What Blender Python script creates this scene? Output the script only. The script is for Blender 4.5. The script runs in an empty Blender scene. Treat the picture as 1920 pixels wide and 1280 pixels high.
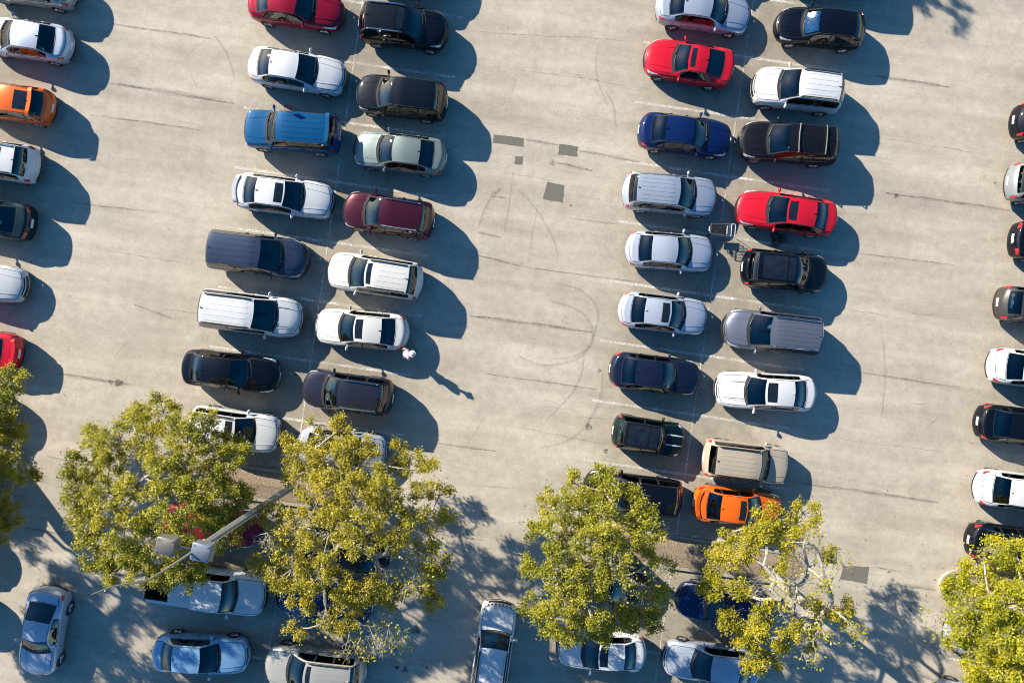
import bpy, bmesh, math, random
import numpy as np
from mathutils import Vector, Matrix

random.seed(7)
rng = np.random.default_rng(7)
sc = bpy.context.scene
COL = sc.collection
R = math.radians

# ------------------------------------------------------------------ camera, world, sun, exposure
PXM = 37.0                      # photograph pixels per metre at ground level
CAM_H = 34.6
cam_d = bpy.data.cameras.new('camera')
cam = bpy.data.objects.new('camera', cam_d)
COL.objects.link(cam)
cam.location = (0, 0, CAM_H)
cam.rotation_euler = (0, 0, 0)
cam_d.sensor_fit = 'HORIZONTAL'
cam_d.sensor_width = 36.0
cam_d.lens = 36.0 * CAM_H / (1920.0 / PXM)
cam_d.clip_start = 0.1
cam_d.clip_end = 3000
sc.camera = cam

SUN_EL = R(25.5)
SH_DIR = Vector((math.cos(R(39)), -math.sin(R(39)), 0))      # where shadows fall
world = bpy.data.worlds.new('World')
sc.world = world
world.use_nodes = True
wn = world.node_tree.nodes
sky = wn.new('ShaderNodeTexSky')
sky.sky_type = 'NISHITA'
sky.sun_disc = False
sky.sun_elevation = SUN_EL
sky.sun_rotation = math.atan2(-SH_DIR.x, -SH_DIR.y)
sky.ozone_density = 2.0
sky.air_density = 1.0
sky.dust_density = 0.4
bg = wn['Background']
bg.inputs['Strength'].default_value = 0.078
hsv = wn.new('ShaderNodeHueSaturation')          # a deep clear-air blue
hsv.inputs['Saturation'].default_value = 1.42
world.node_tree.links.new(sky.outputs[0], hsv.inputs['Color'])
world.node_tree.links.new(hsv.outputs[0], bg.inputs['Color'])

sun_d = bpy.data.lights.new('sun', 'SUN')
sun_d.energy = 4.9
sun_d.angle = R(0.55)
sun_d.color = (1.0, 0.92, 0.77)
sun = bpy.data.objects.new('sun', sun_d)
COL.objects.link(sun)
sun.location = (-40, 30, 60)
sun.rotation_euler = Vector((SH_DIR.x * math.cos(SUN_EL), SH_DIR.y * math.cos(SUN_EL),
                             -math.sin(SUN_EL))).to_track_quat('-Z', 'Y').to_euler()

sc.view_settings.view_transform = 'Standard'
sc.view_settings.look = 'None'
sc.view_settings.exposure = 1.22
sc.view_settings.gamma = 1.0
sc.cycles.filter_width = 1.05
sc.cycles.max_bounces = 8
sc.cycles.transparent_max_bounces = 10
sc.cycles.caustics_reflective = False
sc.cycles.caustics_refractive = False


def W(px, py, h=0.0):
    """the place at height h that lies under photograph pixel (px, py)"""
    k = (CAM_H - h) / CAM_H / PXM
    return Vector(((px - 960) * k, (640 - py) * k, h))


# ------------------------------------------------------------------ materials
MATS = {}


def new_mat(name):
    m = bpy.data.materials.new(name)
    m.use_nodes = True
    nt = m.node_tree
    for n in list(nt.nodes):
        nt.nodes.remove(n)
    out = nt.nodes.new('ShaderNodeOutputMaterial')
    return m, nt, out


def N(nt, kind, **kw):
    n = nt.nodes.new(kind)
    for k, v in kw.items():
        if k in n.inputs.keys():
            n.inputs[k].default_value = v
        else:
            setattr(n, k, v)
    return n


def simple(name, col, rough=0.6, metal=0.0, var=0.0, scale=6.0, coat=0.0, spec=0.5):
    if name in MATS:
        return MATS[name]
    m, nt, out = new_mat(name)
    b = N(nt, 'ShaderNodeBsdfPrincipled')
    b.inputs['Roughness'].default_value = rough
    b.inputs['Metallic'].default_value = metal
    b.inputs['Coat Weight'].default_value = coat
    b.inputs['Coat Roughness'].default_value = 0.06
    b.inputs['Specular IOR Level'].default_value = spec
    if var:
        tc = N(nt, 'ShaderNodeTexCoord')
        nz = N(nt, 'ShaderNodeTexNoise')
        nz.inputs['Scale'].default_value = scale
        nz.inputs['Detail'].default_value = 5
        nt.links.new(tc.outputs['Object'], nz.inputs['Vector'])
        mr = N(nt, 'ShaderNodeMapRange')
        mr.inputs['From Min'].default_value = 0.3
        mr.inputs['From Max'].default_value = 0.7
        mr.inputs['To Min'].default_value = 1 - var
        mr.inputs['To Max'].default_value = 1 + var
        nt.links.new(nz.outputs['Fac'], mr.inputs['Value'])
        vm = N(nt, 'ShaderNodeVectorMath', operation='SCALE')
        vm.inputs[0].default_value = col
        nt.links.new(mr.outputs[0], vm.inputs['Scale'])
        nt.links.new(vm.outputs[0], b.inputs['Base Color'])
    else:
        b.inputs['Base Color'].default_value = (*col, 1)
    nt.links.new(b.outputs[0], out.inputs[0])
    MATS[name] = m
    return m


def paint(name, col, metal=0.0, rough=0.45, dust=0.06):
    """car paint: pigment under clear coat with a film of road dust"""
    key = 'paint_' + name
    if key in MATS:
        return MATS[key]
    m, nt, out = new_mat(key)
    b = N(nt, 'ShaderNodeBsdfPrincipled')
    b.inputs['Roughness'].default_value = rough
    b.inputs['Metallic'].default_value = metal
    b.inputs['Coat Weight'].default_value = 0.8
    b.inputs['Coat Roughness'].default_value = 0.07
    b.inputs['Coat IOR'].default_value = 1.5
    b.inputs['Specular IOR Level'].default_value = 0.06
    tc = N(nt, 'ShaderNodeTexCoord')
    nz = N(nt, 'ShaderNodeTexNoise')
    nz.inputs['Scale'].default_value = 1.7
    nz.inputs['Detail'].default_value = 6
    nz.inputs['Roughness'].default_value = 0.65
    nt.links.new(tc.outputs['Object'], nz.inputs['Vector'])
    mr = N(nt, 'ShaderNodeMapRange')
    mr.inputs['From Min'].default_value = 0.35
    mr.inputs['From Max'].default_value = 0.75
    mr.inputs['To Min'].default_value = 0.0
    mr.inputs['To Max'].default_value = dust * 2
    nt.links.new(nz.outputs['Fac'], mr.inputs['Value'])
    mx = N(nt, 'ShaderNodeMix', data_type='RGBA')
    mx.inputs['A'].default_value = (*col, 1)
    mx.inputs['B'].default_value = (0.30, 0.27, 0.22, 1)
    nt.links.new(mr.outputs[0], mx.inputs['Factor'])
    nt.links.new(mx.outputs['Result'], b.inputs['Base Color'])
    mr2 = N(nt, 'ShaderNodeMapRange')
    mr2.inputs['To Min'].default_value = 0.025
    mr2.inputs['To Max'].default_value = 0.075
    nt.links.new(nz.outputs['Fac'], mr2.inputs['Value'])
    nt.links.new(mr2.outputs[0], b.inputs['Coat Roughness'])
    nt.links.new(b.outputs[0], out.inputs[0])
    MATS[key] = m
    return m


def glass(name, tint, rough=0.02):
    key = 'glass_' + name
    if key in MATS:
        return MATS[key]
    m, nt, out = new_mat(key)
    tr = N(nt, 'ShaderNodeBsdfTransparent')
    tr.inputs['Color'].default_value = (*tint, 1)
    gl = N(nt, 'ShaderNodeBsdfGlossy')
    gl.inputs['Roughness'].default_value = rough
    gl.inputs['Color'].default_value = (1, 1, 1, 1)
    fr = N(nt, 'ShaderNodeFresnel')
    fr.inputs['IOR'].default_value = 1.78
    mx = N(nt, 'ShaderNodeMixShader')
    nt.links.new(fr.outputs[0], mx.inputs[0])
    nt.links.new(tr.outputs[0], mx.inputs[1])
    nt.links.new(gl.outputs[0], mx.inputs[2])
    nt.links.new(mx.outputs[0], out.inputs[0])
    MATS[key] = m
    return m


G_WIND = glass('windscreen', (0.42, 0.86, 0.90))
G_REAR = glass('clear_rear', (0.46, 0.86, 0.86))
G_SIDE = glass('side', (0.16, 0.22, 0.22))
G_DARK = glass('privacy', (0.05, 0.065, 0.075))
G_TINT = glass('tinted_rear', (0.16, 0.34, 0.42))
M_BLACK = simple('black_trim', (0.012, 0.012, 0.013), 0.5, var=0.25)
M_UNDER = simple('underbody_black', (0.006, 0.006, 0.006), 0.9)
M_RUBBER = simple('tyre_rubber', (0.018, 0.018, 0.019), 0.85, var=0.2)
M_ALLOY = simple('alloy_rim', (0.42, 0.43, 0.45), 0.35, 0.85, var=0.1)
M_ALLOYD = simple('dark_rim', (0.05, 0.05, 0.055), 0.35, 0.8, var=0.1)
M_CHROME = simple('chrome', (0.72, 0.72, 0.74), 0.18, 1.0, var=0.04)
M_LENS = simple('headlamp_lens', (0.50, 0.53, 0.57), 0.12, 0.25, var=0.35, scale=9, coat=1.0)
M_TAIL = simple('tail_lamp_lens', (0.42, 0.010, 0.018), 0.15, 0.0, var=0.35, scale=11, coat=1.0)
M_AMBER = simple('amber_lens', (0.65, 0.20, 0.02), 0.2, coat=1.0)
M_SEAM = simple('panel_gap', (0.010, 0.010, 0.011), 0.8)
M_PANO = simple('tinted_roof_glass', (0.010, 0.013, 0.018), 0.07, coat=0.6, var=0.3, scale=3)
M_PLATE = simple('plate_white', (0.62, 0.63, 0.62), 0.5, var=0.12, scale=30)
M_SEATB = simple('seat_charcoal', (0.085, 0.088, 0.092), 0.8, var=0.25)
M_SEATG = simple('seat_grey', (0.14, 0.14, 0.14), 0.8, var=0.2)
M_SEATT = simple('seat_tan', (0.33, 0.27, 0.19), 0.8, var=0.2)
M_DASH = simple('dash_grey', (0.15, 0.16, 0.16), 0.6, var=0.3)
M_DASHL = simple('dash_light', (0.26, 0.27, 0.24), 0.7, var=0.3)
M_STEEL = simple('grey_steel', (0.30, 0.30, 0.31), 0.4, 0.7, var=0.15)


def paver_noise(nt, vec, scale, detail=4, rough=0.6):
    nz = N(nt, 'ShaderNodeTexNoise')
    nz.inputs['Scale'].default_value = scale
    nz.inputs['Detail'].default_value = detail
    nz.inputs['Roughness'].default_value = rough
    nt.links.new(vec, nz.inputs['Vector'])
    return nz.outputs['Fac']


def remap(nt, v, a, b, c, d):
    mr = N(nt, 'ShaderNodeMapRange')
    for k, x in zip(('From Min', 'From Max', 'To Min', 'To Max'), (a, b, c, d)):
        mr.inputs[k].default_value = x
    nt.links.new(v, mr.inputs['Value'])
    return mr.outputs[0]


def mul(nt, a, b, op='MULTIPLY'):
    n = N(nt, 'ShaderNodeMath', operation=op)
    for k, x in enumerate((a, b)):
        if isinstance(x, (int, float)):
            n.inputs[k].default_value = x
        else:
            nt.links.new(x, n.inputs[k])
    return n.outputs[0]


def mixc(nt, f, a, b):
    n = N(nt, 'ShaderNodeMix', data_type='RGBA')
    for key, x in (('Factor', f), ('A', a), ('B', b)):
        if isinstance(x, tuple):
            n.inputs[key].default_value = (*x, 1)
        elif isinstance(x, (int, float)):
            n.inputs[key].default_value = x
        else:
            nt.links.new(x, n.inputs[key])
    return n.outputs['Result']


LOT = R(8.2)       # the rows are turned by this much clockwise


def asphalt_mat():
    m, nt, out = new_mat('worn_asphalt')
    b = N(nt, 'ShaderNodeBsdfPrincipled')
    b.inputs['Roughness'].default_value = 0.92
    b.inputs['Specular IOR Level'].default_value = 0.2
    tc = N(nt, 'ShaderNodeTexCoord')
    mp = N(nt, 'ShaderNodeMapping')
    mp.inputs['Rotation'].default_value = (0, 0, LOT)
    nt.links.new(tc.outputs['Object'], mp.inputs['Vector'])
    P = mp.outputs[0]
    st = N(nt, 'ShaderNodeMapping')
    st.inputs['Scale'].default_value = (0.09, 0.75, 1)
    nt.links.new(P, st.inputs['Vector'])
    big = paver_noise(nt, P, 0.11, 3)
    mid = paver_noise(nt, P, 0.55, 6, 0.62)
    blot = paver_noise(nt, P, 2.1, 6, 0.7)
    streak = paver_noise(nt, st.outputs[0], 1.0, 5, 0.6)
    grain = paver_noise(nt, P, 22.0, 3, 0.8)
    grit = paver_noise(nt, P, 9.0, 6, 0.85)
    # stalls are darker than the driving lanes: oil and tyre dust along each double row
    sep = N(nt, 'ShaderNodeSeparateXYZ')
    nt.links.new(P, sep.inputs[0])
    ph = mul(nt, mul(nt, sep.outputs['X'], 9.87, 'ADD'), 2 * math.pi / 19.55)
    cs = mul(nt, ph, 0.0, 'COSINE')
    cs = mul(nt, cs, mul(nt, remap(nt, mid, 0.2, 0.8, -0.7, 0.7), 0.0, 'ADD'), 'ADD')
    stall = remap(nt, cs, -0.2, 0.75, 0.0, 1.0)
    oil = remap(nt, paver_noise(nt, P, 0.9, 5, 0.6), 0.50, 0.72, 0.0, 1.0)
    oil = mul(nt, oil, stall)
    col = mixc(nt, remap(nt, streak, 0.3, 0.7, 0, 1), (0.352, 0.307, 0.248), (0.452, 0.398, 0.327))
    col = mixc(nt, mul(nt, stall, 0.72), col, (0.258, 0.226, 0.178))
    col = mixc(nt, mul(nt, oil, 0.45), col, (0.150, 0.132, 0.108))
    # pale scuffed and limey patches
    pale = remap(nt, paver_noise(nt, P, 0.42, 7, 0.72), 0.56, 0.70, 0.0, 0.40)
    col = mixc(nt, pale, col, (0.50, 0.455, 0.385))
    v = remap(nt, big, 0.3, 0.7, 0.91, 1.09)
    v = mul(nt, v, remap(nt, mid, 0.3, 0.7, 0.93, 1.07))
    v = mul(nt, v, remap(nt, streak, 0.3, 0.7, 0.94, 1.06))
    v = mul(nt, v, remap(nt, blot, 0.3, 0.7, 0.88, 1.12))
    v = mul(nt, v, remap(nt, grit, 0.25, 0.75, 0.84, 1.16))
    v = mul(nt, v, remap(nt, grain, 0.25, 0.75, 0.80, 1.20))
    # thinly scattered dark and light spots (gum, stones)
    vo = N(nt, 'ShaderNodeTexVoronoi')
    vo.inputs['Scale'].default_value = 0.8
    nt.links.new(P, vo.inputs['Vector'])
    spot = remap(nt, vo.outputs['Distance'], 0.035, 0.055, 0.72, 1.0)
    v = mul(nt, v, spot)
    sc_ = N(nt, 'ShaderNodeVectorMath', operation='SCALE')
    nt.links.new(col, sc_.inputs[0])
    nt.links.new(v, sc_.inputs['Scale'])
    nt.links.new(sc_.outputs[0], b.inputs['Base Color'])
    bp = N(nt, 'ShaderNodeBump')
    bp.inputs['Strength'].default_value = 0.35
    bp.inputs['Distance'].default_value = 0.02
    nt.links.new(mul(nt, grain, grit, 'ADD'), bp.inputs['Height'])
    nt.links.new(bp.outputs[0], b.inputs['Normal'])
    nt.links.new(b.outputs[0], out.inputs[0])
    return m


def worn_mat(name, col, scale, lo, hi, amount, rough=0.9):
    """a mark worn into patches: fades to the surface below it"""
    m, nt, out = new_mat(name)
    b = N(nt, 'ShaderNodeBsdfPrincipled')
    b.inputs['Base Color'].default_value = (*col, 1)
    b.inputs['Roughness'].default_value = rough
    b.inputs['Specular IOR Level'].default_value = 0.1
    tr = N(nt, 'ShaderNodeBsdfTransparent')
    tc = N(nt, 'ShaderNodeTexCoord')
    f = paver_noise(nt, tc.outputs['Object'], scale, 6, 0.75)
    f2 = paver_noise(nt, tc.outputs['Object'], scale * 0.12, 3, 0.6)
    f = mul(nt, remap(nt, f, lo, hi, 0.0, 1.0), remap(nt, f2, 0.3, 0.65, 0.15, amount))
    mx = N(nt, 'ShaderNodeMixShader')
    nt.links.new(f, mx.inputs[0])
    nt.links.new(tr.outputs[0], mx.inputs[1])
    nt.links.new(b.outputs[0], mx.inputs[2])
    nt.links.new(mx.outputs[0], out.inputs[0])
    return m


def bumpy(name, c1, c2, scale, rough=0.95, bump=0.6, dist=0.05):
    m, nt, out = new_mat(name)
    b = N(nt, 'ShaderNodeBsdfPrincipled')
    b.inputs['Roughness'].default_value = rough
    b.inputs['Specular IOR Level'].default_value = 0.2
    tc = N(nt, 'ShaderNodeTexCoord')
    f = paver_noise(nt, tc.outputs['Object'], scale, 7, 0.75)
    nt.links.new(mixc(nt, remap(nt, f, 0.3, 0.7, 0, 1), c1, c2), b.inputs['Base Color'])
    bp = N(nt, 'ShaderNodeBump')
    bp.inputs['Strength'].default_value = bump
    bp.inputs['Distance'].default_value = dist
    nt.links.new(f, bp.inputs['Height'])
    nt.links.new(bp.outputs[0], b.inputs['Normal'])
    nt.links.new(b.outputs[0], out.inputs[0])
    return m


def leaf_mat(name, stops, trans=0.45):
    m, nt, out = new_mat(name)
    geo = N(nt, 'ShaderNodeNewGeometry')
    tc = N(nt, 'ShaderNodeTexCoord')
    clump = paver_noise(nt, tc.outputs['Object'], 0.55, 3, 0.6)
    clump2 = paver_noise(nt, tc.outputs['Object'], 2.2, 2, 0.5)
    f = mul(nt, mul(nt, geo.outputs['Random Per Island'], 0.34), remap(nt, clump, 0.28, 0.72, 0.0, 0.40), 'ADD')
    f = mul(nt, f, remap(nt, clump2, 0.3, 0.7, -0.04, 0.26), 'ADD')
    cr = N(nt, 'ShaderNodeValToRGB')
    el = cr.color_ramp.elements
    el[0].position, el[0].color = stops[0][0], (*stops[0][1], 1)
    el[1].position, el[1].color = stops[-1][0], (*stops[-1][1], 1)
    for p, c in stops[1:-1]:
        e = el.new(p)
        e.color = (*c, 1)
    nt.links.new(f, cr.inputs[0])
    b = N(nt, 'ShaderNodeBsdfPrincipled')
    b.inputs['Roughness'].default_value = 0.45
    b.inputs['Specular IOR Level'].default_value = 0.45
    nt.links.new(cr.outputs[0], b.inputs['Base Color'])
    t = N(nt, 'ShaderNodeBsdfTranslucent')
    nt.links.new(cr.outputs[0], t.inputs['Color'])
    mx = N(nt, 'ShaderNodeMixShader')
    mx.inputs[0].default_value = trans
    nt.links.new(b.outputs[0], mx.inputs[1])
    nt.links.new(t.outputs[0], mx.inputs[2])
    nt.links.new(mx.outputs[0], out.inputs[0])
    return m


# ------------------------------------------------------------------ object helpers
def tag(o, label=None, cat=None, group=None, kind=None):
    for k, v in (('label', label), ('category', cat), ('group', group), ('kind', kind)):
        if v:
            o[k] = v
    return o


def mesh_data(name, verts, faces, mats, smooth=True, angle=38, fmat=None):
    me = bpy.data.meshes.new(name)
    me.from_pydata([tuple(map(float, v)) for v in verts], [], [tuple(map(int, f)) for f in faces])
    for m in (mats if isinstance(mats, (list, tuple)) else [mats]):
        me.materials.append(m)
    if fmat is not None:
        me.polygons.foreach_set('material_index', np.asarray(fmat, dtype=np.int32))
    if smooth:
        me.polygons.foreach_set('use_smooth', np.ones(len(me.polygons), dtype=bool))
        me.set_sharp_from_angle(angle=R(angle))
    me.update()
    return me


def link(name, data, parent=None, loc=None, rot=None, scale=None):
    o = bpy.data.objects.new(name, data)
    COL.objects.link(o)
    if parent:
        o.parent = parent
    if loc is not None:
        o.location = loc
    if rot is not None:
        o.rotation_euler = rot
    if scale is not None:
        o.scale = scale
    return o


def mesh_obj(name, verts, faces, mats, parent=None, **kw):
    return link(name, mesh_data(name, verts, faces, mats, **kw), parent)


class MB:
    """collects shapes into one mesh"""

    def __init__(s):
        s.v, s.f = [], []

    def add(s, v, f):
        n = len(s.v)
        s.v += [tuple(x) for x in v]
        s.f += [tuple(i + n for i in q) for q in f]
        return s

    def box(s, c, d, rz=0.0, taper=1.0, bev=0.0):
        cx, cy, cz = c
        x, y, z = d[0] / 2, d[1] / 2, d[2] / 2
        ca, sa = math.cos(rz), math.sin(rz)
        if bev <= 0:
            rings = [(-z, 0, 1.0), (z, 0, taper)]
        else:
            rings = [(-z, bev, 1.0), (-z + bev, 0, 1.0), (z - bev, 0, taper), (z, bev, taper)]
        vs, n = [], 8 if bev > 0 else 4
        for zz, ins, t in rings:
            if bev > 0:
                a, b_, e = x * t - ins, y * t - ins, bev
                loop = [(a, b_ - e), (a - e, b_), (-a + e, b_), (-a, b_ - e), (-a, -b_ + e), (-a + e, -b_),
                        (a - e, -b_), (a, -b_ + e)]
            else:
                loop = [(x * t, y * t), (-x * t, y * t), (-x * t, -y * t), (x * t, -y * t)]
            vs += [(cx + p * ca - q * sa, cy + p * sa + q * ca, cz + zz) for p, q in loop]
        fs = []
        for r in range(len(rings) - 1):
            for k in range(n):
                k2 = (k + 1) % n
                fs.append((r * n + k, r * n + k2, (r + 1) * n + k2, (r + 1) * n + k))
        fs.append(tuple(range(n))[::-1])
        fs.append(tuple(range((len(rings) - 1) * n, len(rings) * n)))
        return s.add(vs, fs)

    def tube(s, pts, rad, n=6, caps=True):
        pts = [Vector(p) for p in pts]
        if not isinstance(rad, (list, tuple)):
            rad = [rad] * len(pts)
        vs, fs = [], []
        t0 = (pts[1] - pts[0]).normalized()
        up = Vector((0, 0, 1)) if abs(t0.z) < 0.9 else Vector((1, 0, 0))
        side = t0.cross(up).normalized()
        for i, p in enumerate(pts):
            t = (pts[min(i + 1, len(pts) - 1)] - pts[max(i - 1, 0)]).normalized()
            side = (side - t * side.dot(t)).normalized()
            w = t.cross(side)
            for k in range(n):
                a = 2 * math.pi * k / n
                vs.append(p + (side * math.cos(a) + w * math.sin(a)) * rad[i])
        for i in range(len(pts) - 1):
            for k in range(n):
                k2 = (k + 1) % n
                fs.append((i * n + k, i * n + k2, (i + 1) * n + k2, (i + 1) * n + k))
        if caps:
            fs.append(tuple(range(n))[::-1])
            fs.append(tuple(range((len(pts) - 1) * n, len(pts) * n)))
        return s.add(vs, fs)

    def lathe(s, prof, n=20, axis='z', c=(0, 0, 0)):
        """prof: (radius, height) pairs"""
        vs, fs = [], []
        for r, h in prof:
            for k in range(n):
                a = 2 * math.pi * k / n
                p = (r * math.cos(a), r * math.sin(a), h)
                if axis == 'y':
                    p = (p[0], p[2], p[1])
                vs.append((p[0] + c[0], p[1] + c[1], p[2] + c[2]))
        for i in range(len(prof) - 1):
            for k in range(n):
                k2 = (k + 1) % n
                q = (i * n + k, i * n + k2, (i + 1) * n + k2, (i + 1) * n + k)
                fs.append(q if axis == 'z' else q[::-1])
        return s.add(vs, fs)

    def ribbon(s, pts, w, z):
        pts = [Vector((p[0], p[1])) for p in pts]
        vs, fs = [], []
        for i, p in enumerate(pts):
            t = (pts[min(i + 1, len(pts) - 1)] - pts[max(i - 1, 0)]).normalized()
            n_ = Vector((-t.y, t.x))
            ww = w[i] if isinstance(w, (list, tuple)) else w
            vs += [(p.x + n_.x * ww / 2, p.y + n_.y * ww / 2, z), (p.x - n_.x * ww / 2, p.y - n_.y * ww / 2, z)]
        for i in range(len(pts) - 1):
            fs.append((2 * i, 2 * i + 1, 2 * i + 3, 2 * i + 2))
        return s.add(vs, fs)

    def data(s, name, mats, **kw):
        return mesh_data(name, s.v, s.f, mats, **kw)

    def build(s, name, mats, parent=None, **kw):
        return link(name, s.data(name, mats, **kw), parent)


def empty(name, loc, rz=0.0):
    o = link(name, None, None, loc, (0, 0, rz))
    o.empty_display_size = 0.3
    return o


# ------------------------------------------------------------------ the lot: ground, patches, lines, cracks
ASPH = asphalt_mat()
g = MB()
S = 700
for i in range(4):
    for j in range(4):
        x0, y0 = -S + i * S / 2, -S + j * S / 2
        g.add([(x0, y0, 0), (x0 + S / 2, y0, 0), (x0 + S / 2, y0 + S / 2, 0), (x0, y0 + S / 2, 0)], [(0, 1, 2, 3)])
tag(g.build('asphalt_ground', ASPH, smooth=False), kind='structure')

M_PATCH = bumpy('repair_asphalt', (0.125, 0.112, 0.094), (0.165, 0.150, 0.128), 14, bump=0.3, dist=0.01)
for quad in ([(926, 252), (983, 259), (981, 275), (924, 268)], [(1049, 270), (1084, 275), (1082, 294), (1046, 290)],
             [(966, 293), (981, 294), (979, 309), (964, 308)], [(1026, 341), (1059, 347), (1055, 380), (1018, 373)],
             [(1581, 1060), (1629, 1062), (1626, 1094), (1575, 1085)]):
    vs = []
    for k in range(4):                                  # ragged cut edges
        a, b = W(*quad[k]), W(*quad[(k + 1) % 4])
        for q in range(5):
            p = a.lerp(b, q / 5)
            vs.append((p.x + random.uniform(-.018, .018), p.y + random.uniform(-.018, .018), 0.004))
    tag(mesh_obj('asphalt_patch', vs, [tuple(range(len(vs)))[::-1]], M_PATCH, smooth=False), kind='structure')

e1 = Vector((math.cos(LOT), -math.sin(LOT)))          # along a stall, to the right of the photograph
e2 = Vector((-math.sin(LOT), -math.cos(LOT)))         # down the row


def lotline(cx, cy, a, b):
    """points along a stall line through photograph pixel (cx, cy), from a to b metres along it"""
    c = W(cx, cy).xy
    n = max(2, int(abs(b - a) / 0.5))
    return [c + e1 * (a + (b - a) * i / n) for i in range(n + 1)]


lines = MB()
PAIRS = [(-138, -46), (594, 7), (1326, -4), (2058, 32)]   # row axis x at y = 600, first line's y
PITCH = 111.7
for cx600, yo in PAIRS:
    for k in range(-2, 13):
        y = 111 + yo + PITCH * k
        x = cx600 - 0.144 * (y - 600)
        lines.ribbon(lotline(x, y, -5.2, 5.2), 0.13, 0.006)
    y0, y1 = -300, 1500
    a, b = W(cx600 - 0.144 * (y0 - 600), y0).xy, W(cx600 - 0.144 * (y1 - 600), y1).xy
    lines.ribbon([a.lerp(b, i / 60) for i in range(61)], 0.06, 0.008)
M_LINE = worn_mat('worn_line_paint', (0.78, 0.75, 0.68), 11, 0.36, 0.58, 1.0)
tag(lines.build('parking_lines', M_LINE, smooth=False), kind='structure')

cr = MB()
streaks = []
M_CRACK = worn_mat('pavement_crack', (0.185, 0.160, 0.130), 5, 0.34, 0.62, 0.62)


def crack(p, q, w=0.05, amp=0.028, n=None):
    a, b = W(*p).xy, W(*q).xy
    if w >= .03:
        k = max(6, int((b - a).length / .4))
        streaks.append(([a.lerp(b, i / k) for i in range(k + 1)], w * 5))
    L = (b - a).length
    n = n or max(4, int(L / 0.28))
    nrm = Vector((-(b - a).y, (b - a).x)).normalized()
    off, pts, ws = 0.0, [], []
    for i in range(n + 1):
        off = off * 0.85 + random.gauss(0, amp * 0.5)
        pts.append(a.lerp(b, i / n) + nrm * off)
        ws.append(max(0.02, w * 1.5 * random.uniform(0.35, 1.4)) * math.sin(math.pi * min(0.96, max(0.06, i / n))) ** 0.3)
    cr.ribbon(pts, ws, 0.010)


for p, q, w in [((208, 45), (395, 73), .05), ((205, 156), (440, 193), .07), ((170, 215), (380, 245), .035),
                ((140, 380), (300, 400), .03), ((250, 570), (330, 600), .03), ((110, 700), (250, 722), .06),
                ((88, 855), (135, 866), .04), ((50, 990), (125, 1002), .03), ((985, 262), (1046, 271), .05),
                ((1084, 282), (1200, 303), .055), ((1040, 305), (1110, 320), .06), ((893, 478), (978, 498), .045),
                ((980, 500), (1200, 530), .03), ((880, 592), (1110, 622), .075), ((925, 368), (950, 372), .03),
                ((895, 435), (940, 445), .04), ((1075, 410), (1160, 420), .03), ((1640, 142), (1780, 164), .06),
                ((1660, 362), (1900, 395), .055), ((1640, 257), (1850, 290), .025), ((1610, 475), (1790, 497), .03),
                ((1615, 698), (1800, 727), .035), ((1590, 580), (1700, 598), .025), ((1560, 912), (1760, 942), .06),
                ((1500, 905), (1580, 918), .03), ((1640, 1062), (1690, 1072), .03), ((1675, 1093), (1755, 1105), .045),
                ((820, 830), (930, 845), .04), ((860, 905), (960, 917), .025), ((885, 120), (1120, 150), .025),
                ((900, 60), (1200, 78), .025), ((820, 1000), (905, 1012), .03), ((200, 470), (370, 498), .02),
                ((960, 800), (1130, 830), .025), ((1560, 820), (1800, 850), .02), ((910, 700), (1120, 730), .03)]:
    crack(p, q, w)
for k in range(26):                                   # hairlines, short and wandering, some across the lanes
    x, y = random.choice([random.uniform(180, 400), random.uniform(880, 1140), random.uniform(1620, 1860)]), random.uniform(0, 1280)
    a = random.choice([8, 8, 8, 98, 60, 130]) + random.uniform(-8, 8)
    L = random.uniform(40, 120)
    crack((x, y), (x + L * math.cos(R(a)), y + L * math.sin(R(a))), random.uniform(.012, .026), 0.06)
tag(cr.build('pavement_cracks', M_CRACK, smooth=False), kind='structure')

tm = MB()
M_TYRE = worn_mat('tyre_rubber_mark', (0.10, 0.090, 0.075), 7, 0.30, 0.68, 0.25)


def arc(pts, w):
    ps = [W(*p).xy for p in pts]
    out = []
    for i in range(len(ps) - 1):
        p0, p1, p2, p3 = ps[max(i - 1, 0)], ps[i], ps[i + 1], ps[min(i + 2, len(ps) - 1)]
        for q in range(8):
            t = q / 8
            out.append(0.5 * ((2 * p1) + (p2 - p0) * t + (2 * p0 - 5 * p1 + 4 * p2 - p3) * t * t + (3 * p1 - p0 - 3 * p2 + p3) * t ** 3))
    out.append(ps[-1])
    n = len(out)
    tm.ribbon(out, [w * (0.3 + 0.7 * math.sin(math.pi * i / (n - 1)) ** 0.5) for i in range(n)], 0.012)


for pts, w in [([(1030, 564), (1070, 575), (1100, 595), (1112, 625), (1105, 650), (1075, 668), (1035, 672)], .16),
               ([(1040, 530), (1080, 540), (1108, 560), (1122, 590), (1112, 630), (1095, 662), (1060, 680), (1010, 683), (970, 665)], .16),
               ([(938, 354), (922, 370), (908, 395), (895, 430)], .15), ([(939, 355), (928, 362), (920, 373)], .22),
               ([(970, 355), (1000, 385), (1025, 425), (1040, 455), (1047, 485)], .12),
               ([(1135, 170), (1150, 200), (1155, 240)], .12), ([(1122, 80), (1118, 140), (1140, 200)], .10),
               ([(1095, 665), (1090, 700), (1070, 740), (1020, 790)], .12), ([(1130, 700), (1120, 760), (1075, 820), (1010, 840)], .14),
               ([(962, 320), (955, 380), (945, 440)], .09), ([(1010, 380), (1000, 430), (990, 500)], .08),
               ([(395, 60), (425, 100), (440, 150)], .13),
               ([(1650, 600), (1660, 700), (1650, 800)], .1)]:
    arc(pts, w)
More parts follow.
